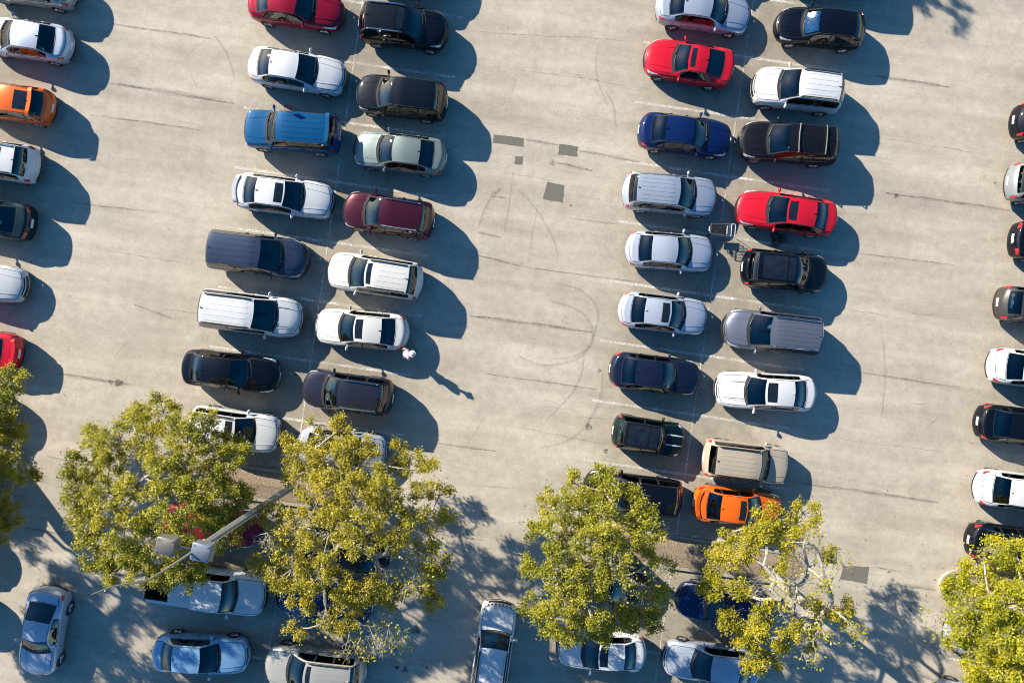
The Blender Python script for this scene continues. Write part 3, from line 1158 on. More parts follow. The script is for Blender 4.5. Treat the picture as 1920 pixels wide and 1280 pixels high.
    doors = [S_.u_at(T['kx'] if 'kx' in T else .30)] + [S_.u_at(p) for p in T['pil']]
    for u in doors:
        for sg in (0, 1):
            a, b_ = (1.2, 9.4)
            v0, v1 = (a, b_) if not sg else (NV - 1 - a, NV - 1 - b_)
            sm.add(*S_.strip(lin(u, u, v0, v1), .016))
    for sg in (0, 1):
        v = 1.1 if not sg else NV - 2.1
        sm.add(*S_.strip(lin(S_.u_at(.30), S_.u_at(.71), v, v), .016))
        v = 9.3 if not sg else NV - 10.3
        sm.add(*S_.strip(lin(s0 + .12, s1 - .05, v, v, 20), .03))          # window rubber
    if typ in ('sedan', 'coupe'):
        for v in (12.4, NV - 13.4):
            sm.add(*S_.strip(lin(8.08, 9.3, v, v)))
        sm.add(*S_.strip(lin(9.3, 9.3, 12.4, NV - 13.4, 20)))
        sm.add(*S_.strip(lin(8.06, 8.06, 12.4, NV - 13.4, 20)))
    elif typ == 'pickup':
        sm.add(*S_.strip(lin(8.05, 8.05, 2, NV - 3, 30), .035))
        sm.add(*S_.strip(lin(9.0, 9.0, 9, NV - 10, 20), .03))
    else:
        sm.add(*S_.strip(lin(8.25, 9.6, 11.2, 11.2)))
        sm.add(*S_.strip(lin(8.25, 9.6, NV - 12.2, NV - 12.2)))
        sm.add(*S_.strip(lin(7.02, 7.02, 13.2, NV - 14.2, 20)))
    # windscreen surround
    sm.add(*S_.strip(lin(4.06, 4.06, 13.6, NV - 14.6, 24), .07, .006))
    for v in (14.0, NV - 15.0):
        sm.add(*S_.strip(lin(4.02, 4.98, v, v), .045, .005))
        if typ != 'pickup':
            sm.add(*S_.strip(lin(7.03, 7.97, v, v), .04, .005))
    if hood_crease:
        for v in (16.2, NV - 17.2):
            sm.add(*S_.strip(lin(1.2, 3.9, v, v + (.8 if v < JC else -.8) * 0), .03))
    b_ribs = MB()
    if ribs:
        for k in range(ribs):
            v = 15.4 + (NV - 1 - 30.8) * k / (ribs - 1)
            vs, fs = S_.patch(5.45 if not sun else 5.95, 6.78, v - .22, v + .22, 10, 2, .008)
            b_ribs.add(vs, fs)
    if ribs:
        b_ribs.build('roof_rib_panel', pm, root, angle=30)
    for v in (13.35, NV - 14.35):
        sm.add(*S_.strip(lin(5.05, 6.98, v, v), .022))                        # roof ditch
    sm.build('panel_gaps', M_SEAM, root, smooth=False)

    # --- wipers
    for (va, vb) in ((15.0, 19.6), (20.2, 24.2)):
        pts = [S_.P(4.10 + .07 * k / 4, va + (vb - va) * k / 4) + Vector((0, 0, .022)) for k in range(5)]
        MB().tube(pts, .014, 4).build('wiper', M_BLACK, root)
    # --- mirrors
    pm_ = S_.P(4.36, NS - .2)
    for sg in (1, -1):
        m = MB()
        y0 = sg * (pm_.y - .02)
        m.tube([(pm_.x, y0, pm_.z + .01), (pm_.x + .01, y0 + sg * .10, pm_.z + .05)], [.035, .03], 5)
        m.box((pm_.x + .02, y0 + sg * .18, pm_.z + .09), (.13, .21, .14), rz=-sg * .18, taper=.86, bev=.04)
        m.build('wing_mirror', pm if not cladding else M_BLACK, root)
    # --- handles
    for u in [S_.u_at(p - .035) for p in T['pil']][:2]:
        both('door_handle', lambda: S_.patch(u, u + .0, 0, 0, 3, 2, .03, lambda p, q: (S_.u_at(float(np.interp(u, np.arange(11), S_.kx)) + .035 * (p - .5)), 7.45 + .35 * q)), M_CHROME if chrome else pm)
    # --- roof furniture
    if sun:
        a0, a1 = sun
        if sun[1] > 6.3:
            a1 = sun[1]
        vs, fs = S_.patch(a0, a1, 15.35, NV - 16.35, 6, 10, .006)
        mesh_obj('sunroof', vs, fs, M_PANO, root)
    if pano:
        for a0, a1 in ((5.12, 5.75), (5.85, 6.75)):
            vs, fs = S_.patch(a0, a1, 14.9, NV - 15.9, 6, 10, .006)
            mesh_obj('panoramic_roof', vs, fs, M_PANO, root)
    if rails:
        rmat = {'silver': M_CHROME, 'black': M_BLACK}[rails]
        for v in (14.0, NV - 15.0):
            pts = [S_.P(5.2, v) + Vector((0, 0, -.005))]
            pts += [S_.P(5.26 + 1.55 * k / 9, v) + Vector((0, 0, .055)) for k in range(10)]
            pts.append(S_.P(6.87, v) + Vector((0, 0, -.005)))
            MB().tube(pts, [.022] + [.030] * (len(pts) - 2) + [.022], 6).build('roof_rail', rmat, root)
    if bars:
        for u in (5.62, 6.62):
            pts = [S_.P(u, 13.4 + (NV - 1 - 26.8) * k / 10) * 1.0 for k in range(11)]
            zt = max(p.z for p in pts) + .07
            pp = [pts[0] + Vector((0, 0, .0))] + [Vector((p.x, p.y, zt)) for p in pts] + [pts[-1]]
            MB().tube(pp, .032, 5).build('roof_crossbar', simple('crossbar_grey', (.10, .10, .10), .55, var=.1), root)
    if fin:
        p = S_.P(6.86, JC)
        m = MB()
        m.add([(p.x + .11, 0, p.z - .01), (p.x - .07, .035, p.z - .01), (p.x - .07, -.035, p.z - .01), (p.x - .06, 0, p.z + .075)],
              [(0, 1, 3), (0, 3, 2), (1, 2, 3)])
        m.build('antenna', M_BLACK if roof or random.random() < .5 else pm, root, smooth=False)
    if spoiler:
        m = MB()
        u = 9.25 if typ in ('sedan', 'coupe') else 7.05
        pts = [S_.P(u, 11.5 + (NV - 1 - 23) * k / 12) for k in range(13)]
        zt = max(p.z for p in pts) + (.11 if typ == 'sedan' else .05)
        vs = []
        for k, p in enumerate(pts):
            e = 1 - abs(k - 6) / 6
            z = zt - .07 * (1 - min(1, e * 3))
            vs += [(p.x + .09, p.y, z), (p.x - .10, p.y, z + .015), (p.x - .10, p.y, z - .02), (p.x + .09, p.y, z - .02)]
        fs = []
        for k in range(12):
            for q in range(4):
                fs.append((k * 4 + q, (k + 1) * 4 + q, (k + 1) * 4 + (q + 1) % 4, k * 4 + (q + 1) % 4))
        fs += [(0, 1, 2, 3), (48, 51, 50, 49)]
        m.add(vs, fs)
        for k in (2, 10):
            m.box((pts[k].x, pts[k].y, (pts[k].z + zt) / 2 - .02), (.12, .04, max(.05, zt - pts[k].z)))
        m.build('spoiler', pm, root)
    if stripes:
        m = MB()
        for v in (17.2, NV - 18.2):
            m.add(*S_.strip(lin(.6, 3.85, v, v), .06, .004))
        m.build('bonnet_stripes', simple('stripe_white', (.55, .55, .52), .5), root)
    if taller:
        pass
    if flags:
        red = simple('flag_red', (.35, .03, .06), .8, var=.3)
        for sg in (1, -1):
            p = S_.P(5.6, NS + 2.6 if sg > 0 else NV - 1 - NS - 2.6)
            fo = MB().tube([p, p + Vector((-.05, sg * .12, .50))], .010, 4).build('window_flag', M_STEEL, root)
            q0, q1 = p + Vector((-.03, sg * .07, .26)), p + Vector((-.05, sg * .12, .50))
            vs = []
            for k in range(6):
                d = Vector((-.07 * k, sg * .02 * math.sin(k * 1.6), -.012 * k))
                vs += [q0 + d, q1 + d]
            mesh_obj('flag_cloth', vs, [(2 * k, 2 * k + 1, 2 * k + 3, 2 * k + 2) for k in range(5)], red, fo)
    if bed:
        m = MB()
        xa, xb = S_.P(8.53, JC).x, S_.P(8.965, JC).x
        hy = S_.P(8.7, JE + 1).y
        zt = S_.P(8.7, JE + 1).z
        zb2 = .72
        vs = [(xa, hy, zt), (xb, hy, zt), (xb, -hy, zt), (xa, -hy, zt), (xa, hy, zb2), (xb, hy, zb2), (xb, -hy, zb2), (xa, -hy, zb2)]
        m.add(vs, [(4, 5, 6, 7), (0, 1, 5, 4), (1, 2, 6, 5), (2, 3, 7, 6), (3, 0, 4, 7)])
        m.build('truck_bed', simple('bed_liner', (.015, .015, .016), .8, var=.3), root, smooth=False)
    return root, S_


# ---- the colours
WHITE = paint('white', (.56, .565, .575), dust=.02)
PEARL = paint('pearl_white', (.56, .55, .525), dust=.02)
SILVER = paint('silver', (.375, .42, .50), .45, .40, .03)
LSILV = paint('light_silver', (.44, .48, .56), .40, .42, .03)
BLACK = paint('black', (.002, .003, .0070), 0, .5, .0)
BLACK2 = paint('black_brown', (.005, .0045, .006), 0, .5, .003)
NAVY = paint('navy', (.003, .013, .072), .1, .45, .002)
DNAVY = paint('dark_navy', (.009, .014, .036), .3, .35, .006)
RED = paint('red', (.50, .008, .022), .1, .35, .006)
DRED = paint('dark_red', (.24, .004, .020), .2, .35, .006)
ORANGE = paint('orange', (.62, .108, .010), .1, .35, .006)
BLUE = paint('blue', (.001, .060, .165), .1, .45, .002)
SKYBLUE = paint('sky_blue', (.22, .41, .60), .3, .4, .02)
GREENG = paint('green_grey', (.20, .245, .23), .4, .42, .04)
MAROON = paint('maroon', (.046, .006, .014), .3, .35, .006)
SLATE = paint('slate_blue', (.042, .060, .098), .4, .38, .01)
PLUM = paint('plum_grey', (.019, .020, .034), .3, .4, .004)
GREY = paint('grey', (.135, .150, .195), .5, .38, .03)
TAN = paint('tan', (.40, .335, .265), .15, .42, .03)
MINIG = paint('deep_green', (.002, .011, .013), .2, .35, .002)
TEAL = paint('dark_teal', (.006, .022, .028), .3, .35, .02)
CHAMP = paint('champagne', (.41, .395, .355), .4, .42, .04)
BROWNG = paint('brown_grey', (.055, .050, .048), .4, .38, .04)
ROOFBLK = paint('roof_black', (.006, .006, .007), 0, .4, .004)

SR = (5.12, 5.80)        # sunroof of ordinary size
# left double row, cars in its left column (noses to the right unless noted)
car('sedan', DRED, (646, 27), (464, 2), 'dark red sedan at the top edge beside the uppermost black SUV', dash=M_DASH, seats=M_SEATT, rear_glass=G_REAR)
car('sedan', WHITE, (650, 148), (465, 119), 'white sedan with plain roof parked just above the blue SUV', dash=M_DASH, seats=M_SEATB)
car('boxy', BLUE, (457, 240), (639, 254), 'bright blue SUV with two small red window flags', ribs=5, flags=True, wind=glass('green_wind', (.62, .80, .62)), dash=M_DASHL, seats=M_SEATT, fin=False, spoiler=True)
car('sedan', WHITE, (627, 380), (438, 355), 'white sedan with sunroof and small boot spoiler beside the maroon SUV', sun=SR, spoiler=True, rear_glass=G_TINT, seats=M_SEATB)
car('minivan', SLATE, (579, 489), (386, 465), 'slate blue minivan with ribbed roof above the white minivan', ribs=5, seats=M_SEATG, dash=M_DASH)
car('minivan', WHITE, (569, 600), (371, 575), 'white minivan with black roof rails, ribbed roof', rails='black', ribs=5, hood_crease=True, dash=M_DASH)
car('sedan', BLACK, (526, 706), (340, 685), 'black sedan with chrome nose trim above the white crossover by tree', chrome=True, dash=M_DASH, seats=M_SEATG)
car('suv', WHITE, (526, 818), (352, 792), 'white crossover half hidden under the crown of the leftmost whole tree', H=1.62, sun=(5.2, 5.75), dash=M_DASH, rails='silver')
car('sedan', DRED, (490, 997), (306, 971), 'dark red sedan under the tree below the lamp pole', dash=M_DASH)
_, PK = car('pickup', WHITE, (502, 1118), (276, 1086), 'white pickup truck with covered bed, open at its rear end', bed=True, dash=M_DASH, seats=M_SEATG, Wd=1.98)
PICKUP = _
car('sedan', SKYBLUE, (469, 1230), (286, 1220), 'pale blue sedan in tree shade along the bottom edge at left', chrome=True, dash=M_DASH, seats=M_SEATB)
car('suv', CHAMP, (494, 1242), (687, 1264), 'pale champagne SUV with sunroof at the bottom edge, nose to the left', sun=(5.15, 5.5), ribs=5, rails='black', dash=M_DASHL)
# left double row, right column
car('suv', BLACK, (841, 60), (670, 40), 'black SUV with silver roof rails, topmost one wholly in view', rails='silver', sun=(5.2, 5.7), rims=False, dash=M_DASH)
car('suv', BLACK, (666, 172), (840, 193), 'black SUV without roof rails, parked beside the plain roofed white sedan', seats=M_SEATT, dash=M_DASHL, fin=True, chrome=True)
car('sedan', GREENG, (660, 276), (839, 298), 'pale green grey sedan beside the blue SUV', rear_glass=G_TINT, dash=M_DASHL, seats=M_SEATG)
car('suv', MAROON, (641, 390), (815, 417), 'maroon SUV with silver roof rails and side steps', rails='silver', dash=M_DASHL, seats=M_SEATT)
car('suv', PEARL, (612, 503), (793, 530), 'white SUV with sunroof, ribbed roof and tan trim above the pearl white sedan', sun=(5.12, 5.5), ribs=5, rails='black', dash=M_DASHL, seats=M_SEATT)
car('sedan', PEARL, (589, 609), (768, 625), 'pearl white sedan with sunroof, the person walking at its tail', sun=SR, rear_glass=G_TINT, seats=M_SEATT, dash=M_DASH)
car('suv', PLUM, (565, 724), (738, 747), 'plum grey SUV with silver roof rails above the second tree', rails='silver', seats=M_SEATG, dash=M_DASHL, grille_slots=False, cladding=False)
car('sedan', LSILV, (727, 852), (557, 828), 'pale silver sedan mostly covered by the second tree from the left', dash=M_DASH, sun=SR)
car('sedan', BLACK, (553, 1018), (735, 1044), 'black sedan buried under the middle of the second tree from left')
car('sedan', NAVY, (515, 1112), (700, 1139), 'navy blue sedan under the lower edge of the second tree', seats=M_SEATB)
car('boxy', WHITE, (938, 1127), (911, 1316), 'white SUV with slotted nose standing crosswise at the bottom edge', ribs=4, rails='black', grille_slots=True, dash=M_DASHL, Wd=1.8)
# right double row, left column
car('sedan', SILVER, (1410, 34), (1229, 8), 'silver sedan at the top edge above the small red coupe', rear_glass=G_REAR, dash=M_DASH)
car('coupe', RED, (1207, 104), (1376, 134), 'small red car with narrow sunroof beside the white SUV', sun=(5.2, 5.8), dash=M_DASH, seats=M_SEATG, H=1.42)
car('sedan', NAVY, (1374, 264), (1195, 243), 'navy blue sedan beside the black SUV with roof crossbars', seats=M_SEATT, rear_glass=glass('green_rear', (.62, .78, .60)), dash=M_DASHL)
car('suv', SILVER, (1347, 372), (1167, 355), 'silver crossover with ribbed roof above the empty shopping cart', ribs=6, H=1.64, dash=M_DASH)
car('sedan', LSILV, (1340, 478), (1172, 465), 'silver sedan with plain roof just below the shopping cart', fin=False, dash=M_DASH, seats=M_SEATG)
car('sedan', LSILV, (1329, 598), (1158, 577), 'silver sedan with sunroof and dark rear glass beside the grey minivan', sun=(5.15, 5.85), rear_glass=G_TINT, dash=M_DASH)
car('sedan', DNAVY, (1314, 711), (1141, 690), 'dark navy sedan beside the white sedan with sunroof', seats=M_SEATG, dash=M_DASH)
car('mini', MINIG, (1286, 828), (1147, 805), 'dark green compact hatchback with black roof and bonnet stripes', roof=ROOFBLK, pano=True, stripes=True, dash=M_DASHL, fin=True)
car('suv', BLACK, (1093, 912), (1284, 938), 'black wagon beside the orange car, its nose under a tree', H=1.6, fin=True, dash=M_DASHL, rear_glass=G_REAR)
car('sedan', BLACK, (1222, 1106), (1040, 1080), 'black sedan hidden below the third tree from the left', wind=G_WIND)
car('sedan', WHITE, (1042, 1214), (1213, 1223), 'white sedan with sunroof in dappled shade at the bottom edge', sun=(5.12, 5.85), rear_glass=G_REAR, dash=M_DASH)
# right double row, right column
C30, S30 = car('hatch', BLACK, (1449, 45), (1626, 62), 'black hatchback with silver sunshade behind its windshield', L=4.55, shade=True, wind=glass('clear_wind', (.80, .90, .92)))
car('suv', WHITE, (1410, 158), (1585, 178), 'white SUV with black roof rails beside the small red car', rails='black', ribs=5, seats=M_SEATB, dash=M_DASH, grille_slots=False)
car('suv', BLACK2, (1385, 261), (1576, 276), 'black SUV with two roof crossbars beside the navy sedan', bars=True, chrome=True, dash=M_DASH, seats=M_SEATG)
car('sedan', RED, (1380, 386), (1570, 414), 'bright red sedan with sunroof beside the shopping cart', sun=SR, rear_glass=G_TINT, seats=M_SEATT, dash=M_DASH)
car('suv', BLACK, (1555, 516), (1391, 499), 'black crossover with glass roof below the bright red sedan', pano=True, H=1.62, dash=M_DASH)
car('minivan', GREY, (1355, 612), (1543, 633), 'grey minivan with silver roof rails and ribbed roof', rails='silver', ribs=6, seats=M_SEATG, dash=M_DASH)
car('sedan', WHITE, (1339, 728), (1531, 739), 'white sedan with large sunroof above the tan SUV', sun=(5.15, 5.95), seats=M_SEATB, dash=M_DASH, hood_crease=True)
car('boxy', TAN, (1479, 875), (1319, 856), 'tan SUV with ribbed roof above the orange car', L=4.3, ribs=6, rails='black', wind=glass('tan_wind', (.62, .70, .58)), dash=M_DASHL, H=1.68)
car('sedan', ORANGE, (1469, 960), (1298, 940), 'orange car with sunroof and boot spoiler next to a tree', sun=(5.12, 5.72), spoiler=True, rear_glass=G_TINT, dash=M_DASH, L=4.6)
car('sedan', NAVY, (1267, 1121), (1450, 1147), 'navy blue sedan with its tail under the sparse tree', seats=M_SEATB, dash=M_DASH)
car('sedan', SILVER, (1237, 1231), (1433, 1252), 'silver sedan below the sparse tree at the bottom edge', dash=M_DASH, seats=M_SEATB, L=5.0)


def tilted(px, py, L, to, ang=8.2):
    """front and rear pixels of a car whose visible right/left end is at (px, py)"""
    d = L * PXM
    return (px + to * d * math.cos(R(ang)), py + to * d * math.sin(R(ang)))


# far left row: their right ends are in view
def left_row(typ, pm, px, py, label, nose_right=False, L=None, ang=8.2, **kw):
    L = L or TYPES[typ]['L']
    px -= 3
    e = tilted(px, py, L, -1, ang)
    car(typ, pm, (px, py) if nose_right else e, e if nose_right else (px, py), label, **kw)


def right_row(typ, pm, px, py, label, L=None, ang=7.0, **kw):
    L = L or TYPES[typ]['L']
    px += 4
    e = tilted(px, py, L, 1, ang)
    car(typ, pm, e, (px, py), label, **kw)


left_row('sedan', CHAMP, 148, -14, 'champagne car cut by the top edge at far left')
left_row('sedan', LSILV, 140, 87, 'silver sedan at the left edge above the orange hatchback', rear_glass=G_TINT, seats=M_SEATT)
left_row('hatch', ORANGE, 105, 204, 'orange hatchback at the left edge with dark split rear glass', rear_glass=G_TINT, sun=(6.3, 6.85), spoiler=True)
left_row('suv', WHITE, 73, 311, 'white SUV with ribbed dark roof panel at the left edge', sun=(5.2, 6.5), rails='silver')
left_row('coupe', TEAL, 67, 420, 'dark teal coupe with slatted red tail lights at the left edge', tail='triple', rear_glass=G_TINT)
left_row('sedan', WHITE, 53, 538, 'white sedan at the left edge, nose to the right', nose_right=True)
left_row('coupe', RED, 43, 664, 'red car at the left edge, only its tail in view', spoiler=True, rear_glass=G_TINT)
left_row('sedan', SILVER, 20, 775, 'silver car at the left edge under the cut off tree')
left_row('suv', BLACK, -10, 912, 'dark SUV just outside the left edge below the cut off tree')
left_row('sedan', GREY, -28, 1035, 'grey sedan outside the left edge, only its shadow in view')
left_row('sedan', WHITE, -26, 1150, 'white sedan outside the left edge near the lower corner')

right_row('hatch', BLACK, 1893, 225, 'black hatchback at the right edge, topmost one there', privacy=True)
right_row('suv', paint('dull_silver', (.24, .25, .27), .3, .4, .02), 1886, 338, 'silver SUV at the right edge', H=1.62)
right_row('coupe', BLACK, 1891, 447, 'black coupe with slatted red tail lights at the right edge', tail='triple')
right_row('hatch', BROWNG, 1863, 566, 'brown grey hatchback at the right edge with large clear rear glass', rear_glass=G_REAR, L=4.4)
right_row('sedan', WHITE, 1848, 682, 'white sedan with dark rear glass at the right edge', rear_glass=G_TINT)
right_row('sedan', BLACK, 1825, 788, 'black sedan at the right edge between two white sedans', seats=M_SEATG)
right_row('sedan', WHITE, 1823, 910, 'white sedan with light seats behind clear rear glass at right edge', rear_glass=glass('clear_back', (.7, .8, .75)), seats=M_SEATT)
right_row('sedan', BLACK, 1808, 1010, 'black sedan at the right edge touching the lower right tree', rear_glass=G_REAR, seats=M_SEATT)
right_row('sedan', LSILV, 1767, 1182, 'silver sedan under the lower right tree')
right_row('sedan', SILVER, 1745, 1306, 'silver car at the bottom edge near the lower right tree')
# the lower left corner and those only partly inside the frame
car('coupe', LSILV, (68, 1263), (96, 1104), 'silver two door car standing crosswise in the lower left corner', L=4.55, sun=None, seats=M_SEATB, dash=M_DASHL, rear_glass=G_TINT, H=1.42)
car('suv', BLACK, (850, -52), (680, -76), 'black SUV outside the top edge whose shadow falls into view')
car('sedan', SILVER, (1432, -74), (1250, -98), 'silver sedan outside the top edge above the silver one')
car('suv', GREY, (1470, -72), (1650, -50), 'grey SUV outside the top edge above the black hatchback')
car('sedan', BLACK, (270, 1342), (455, 1352), 'black sedan outside the bottom edge below the shaded pale blue sedan')

# silver sunshade lying inside the windscreen of the black hatchback
vs = []
for i in range(13):
    for j in range(21):
        u, v = 4.10 + .82 * i / 12, 15.1 + (NV - 1 - 30.2) * j / 20
        p = S30.P(u, v) - S30.nrm(u, v) * (.035 + .014 * math.sin(j * 1.7 + math.sin(i * 1.3) * 2) + .008 * random.random())
        vs.append(p)
sh = mesh_obj('sunshade', vs, [(i * 21 + j, (i + 1) * 21 + j, (i + 1) * 21 + j + 1, i * 21 + j + 1) for i in range(12) for j in range(20)],
              simple('foil_silver', (.78, .82, .84), .3, .75, var=.15))
sh.location, sh.rotation_euler = C30.location, C30.rotation_euler
tag(sh, 'crinkled silver sunshade behind the windshield of the black hatchback', 'sunshade')


# things in the open end of the pickup bed
def in_pickup(o, x, y, z):
    a = PICKUP.rotation_euler.z
    o.location = (PICKUP.location.x + x * math.cos(a) - y * math.sin(a), PICKUP.location.y + x * math.sin(a) + y * math.cos(a), z)
    o.rotation_euler = (0, 0, a + .1)


xa, xb = PK.P(8.53, JC).x, PK.P(8.965, JC).x
bu = MB().lathe([(.001, 0), (.15, 0), (.19, .36), (.205, .37), (.205, .40), (.185, .40), (.15, .03), (.001, .03)], 20)
bo = bu.build('bucket', simple('bucket_grey', (.45, .47, .50), .5, var=.2))
MB().tube([(.2 * math.cos(a), .2 * math.sin(a) * .3 - .1, .40 + .0 * a) for a in [math.pi * k / 10 for k in range(11)]], .008, 4).build('handle', M_STEEL, bo)
in_pickup(bo, xb + .28, .18, .725)
tag(bo, 'round grey bucket in the open end of the pickup bed', 'bucket')
tb = MB().box((0, 0, .17), (.34, .62, .34), bev=.03).build('tool_box', simple('toolbox_red', (.42, .03, .02), .5, var=.25))
MB().box((0, 0, .365), (.36, .64, .05), bev=.02).build('lid', simple('toolbox_lid', (.38, .03, .02), .45, var=.25), tb)
MB().tube([(0, -.15, .39), (0, -.13, .45), (0, .13, .45), (0, .15, .39)], .014, 5).build('handle', M_BLACK, tb)
in_pickup(tb, xa - .30, -.10, .725)
tag(tb, 'red tool box beside the bucket in the pickup bed', 'tool box')

# ------------------------------------------------------------------ shopping cart
c = W(1351, 431, .8)
ct = empty('shopping_cart', (c.x, c.y, 0), R(-5))
tag(ct, 'empty shopping cart with dark basket between the silver cars and the red sedan', 'shopping cart')
M_CART = simple('cart_plastic', (.016, .018, .020), .6, var=.3)
M_CFR = simple('cart_frame', (.20, .20, .21), .35, .6, var=.1)
bk = MB()
x0, x1 = -.52, .28                                # nose (left) to the child-seat end
for z, dx, dy in ((.55, .06, .20), (.68, .03, .235), (.80, .01, .26), (.93, 0, .285)):
    k0 = .82
    loop = [(x0 + dx, dy * k0, z), (x1, dy, z), (x1, -dy, z), (x0 + dx, -dy * k0, z), (x0 + dx, dy * k0, z)]
    bk.tube(loop, .012, 4, caps=False)
for t in range(11):
    f = t / 10
    for sg in (1, -1):
        bk.tube([(x0 + .06 + (x1 - x0 - .06) * f, sg * .20 * (.82 + .18 * f), .55), (x0 + (x1 - x0) * f, sg * .285 * (.82 + .18 * f), .93)], .007, 4)
for t in range(7):
    y = -1 + t / 3
    bk.tube([(x0 + .06, y * .165, .55), (x0, y * .235, .93)], .007, 4)
    bk.tube([(x1, y * .20, .55), (x1, y * .285, .93)], .007, 4)
bk.add([(x0 + .06, .164, .55), (x1, .20, .55), (x1, -.20, .55), (x0 + .06, -.164, .55)], [(0, 3, 2, 1)])
bk.add([(x0 + .06, .164, .556), (x1, .20, .556), (x1, -.20, .556), (x0 + .06, -.164, .556)], [(0, 1, 2, 3)])
bk.build('basket', M_CART, ct)
rm = MB().tube([(x0, .24, .945), (x1 + .05, .295, .965), (x1 + .24, .30, 1.0)], .018, 6)
rm.tube([(x0, -.24, .945), (x1 + .05, -.295, .965), (x1 + .24, -.30, 1.0)], .018, 6).tube([(x0, .24, .945), (x0, -.24, .945)], .018, 6)
rm.build('rim_frame', M_CFR, ct)
MB().tube([(x1 + .20, .30, 1.0), (x1 + .34, .29, 1.02), (x1 + .38, .25, 1.02), (x1 + .38, -.25, 1.02), (x1 + .34, -.29, 1.02), (x1 + .20, -.30, 1.0), (x1 + .20, .30, 1.0)], .020, 6).build('push_handle', simple('cart_handle', (.46, .43, .47), .45, var=.1), ct)
cs_ = MB().box((x1 + .10, 0, .86), (.20, .44, .03), bev=.01).box((x1 + .02, 0, .90), (.03, .46, .16), bev=.01)
cs_.build('child_seat', simple('cart_seat', (.33, .33, .37), .5, var=.15), ct)
MB().box((x0 - .035, 0, .82), (.04, .22, .12), bev=.012).build('bumper', simple('cart_bumper', (.62, .62, .62), .5), ct)
fr = MB()
for sg in (1, -1):
    fr.tube([(x1 + .22, sg * .28, .98), (x1 + .02, sg * .26, .30), (x1 - .02, sg * .25, .17), (x0 + .12, sg * .17, .17)], .015, 5)
    fr.tube([(x0 + .12, sg * .17, .17), (x0 + .10, sg * .17, .55)], .013, 5)
fr.build('undercarriage', M_CFR, ct)
wh = MB().lathe([(.02, -.02), (.06, -.02), (.065, 0), (.06, .02), (.02, .02)], 14, 'y').data('wheel', M_RUBBER)
for x, y in ((x0 + .12, .17), (x0 + .12, -.17), (x1 - .02, .25), (x1 - .02, -.25)):
    o = link('wheel', wh, ct, (x, y, .066))
    MB().tube([(0, 0, .0), (0, 0, .11)], .012, 5).build('castor', M_CFR, o)

# ------------------------------------------------------------------ light pole
base = W(548, 911).xy
lp = empty('lamp_pole', (base.x, base.y, 0.12))
tag(lp, 'tall grey lamp pole with two box lamps and a bent rod on top', 'lamp pole')
M_CONC = bumpy('pole_concrete', (.26, .25, .23), (.38, .365, .33), 5, bump=.15, dist=.01)
MB().box((0, 0, 4.85), (.25, .25, 9.7), rz=R(-30), taper=.72, bev=.02).build('pole', M_CONC, lp)
MB().box((0, 0, .04), (.62, .62, .12), rz=R(-30), bev=.03).build('base', M_CONC, lp)
rod = [(0, 0, 9.6), (0, 0, 12.6), (.05, .06, 13.7), (-.05, .22, 14.4), (-.30, .34, 15.0), (-.55, .30, 15.5)]
MB().tube(rod, [.050, .042, .034, .026, .019, .015], 8).build('rod', simple('rod_galvanised', (.36, .33, .27), .5, .3, var=.15), lp)
MB().tube([(.13 - .004 * z, -.12 + .003 * z, z) for z in (0.1, 3, 6, 9.6)], .035, 6).build('conduit', simple('conduit_grey', (.52, .53, .55), .45, .3, var=.1), lp)
bm_ = MB().box((0, 0, 9.72), (.27, .27, .12), rz=R(-30), bev=.02).box((.10, -.06, 9.85), (.16, .12, .10))
bm_.build('bracket', simple('bracket_rust', (.36, .27, .17), .6, .2, var=.35), lp)
pole_at = Vector((base.x, base.y))
M_HEAD = simple('lamp_housing', (.165, .150, .132), .45, .25, var=.10)
M_HEADL = simple('lamp_housing_pale', (.23, .26, .30), .35, .45, var=.12)
arms = MB()
for (hx, hy, mat) in ((312, 1023, M_HEAD), (378, 1034, M_HEADL)):
    p = W(hx, hy, 10.85).xy - pole_at
    hd = MB().box((p.x, p.y, 10.62), (.66, .60, .44), rz=R(-11), bev=.02).build('lamp_head', mat, lp)
    lens = MB().box((p.x, p.y, 10.39), (.56, .50, .03), rz=R(-11)).build('lens', simple('lamp_glass', (.55, .56, .55), .2), hd)
    bl = MB()
    for k in range(4):
        q = Matrix.Rotation(R(-11), 2) @ Vector((-.24 + .48 * (k % 2), -.22 + .44 * (k // 2)))
        bl.lathe([(.022, .0), (.022, .02), (.001, .024)], 8, 'z', (p.x + q.x, p.y + q.y, 10.84))
    bl.build('bolts', M_CHROME, hd)
    arms.tube([(0, 0, 10.5), (p.x, p.y, 10.55)], .045, 6)
arms.build('arm', M_STEEL, lp)

# ------------------------------------------------------------------ trees
LEAF_A = leaf_mat('leaves_olive', [(0.0, (.090, .105, .010)), (.35, (.275, .270, .020)), (.65, (.47, .415, .032)), (1.0, (.62, .50, .055))])
LEAF_B = leaf_mat('leaves_ochre', [(0.0, (.100, .108, .012)), (.35, (.300, .275, .022)), (.65, (.50, .415, .034)), (1.0, (.62, .48, .065))])
LEAF_C = leaf_mat('leaves_green', [(0.0, (.080, .098, .010)), (.35, (.245, .252, .020)), (.65, (.43, .390, .032)), (1.0, (.62, .49, .055))])
LEAF_E = leaf_mat('leaves_yellow', [(0.0, (.110, .122, .010)), (.35, (.315, .300, .018)), (.65, (.51, .430, .026)), (1.0, (.62, .51, .045))])
LEAF_D = leaf_mat('leaves_lime', [(0.0, (.115, .140, .008)), (.35, (.330, .335, .015)), (.65, (.52, .465, .021)), (1.0, (.62, .55, .035))])
M_BARK = bumpy('bark', (.20, .175, .145), (.42, .385, .335), 9, bump=.5, dist=.03)
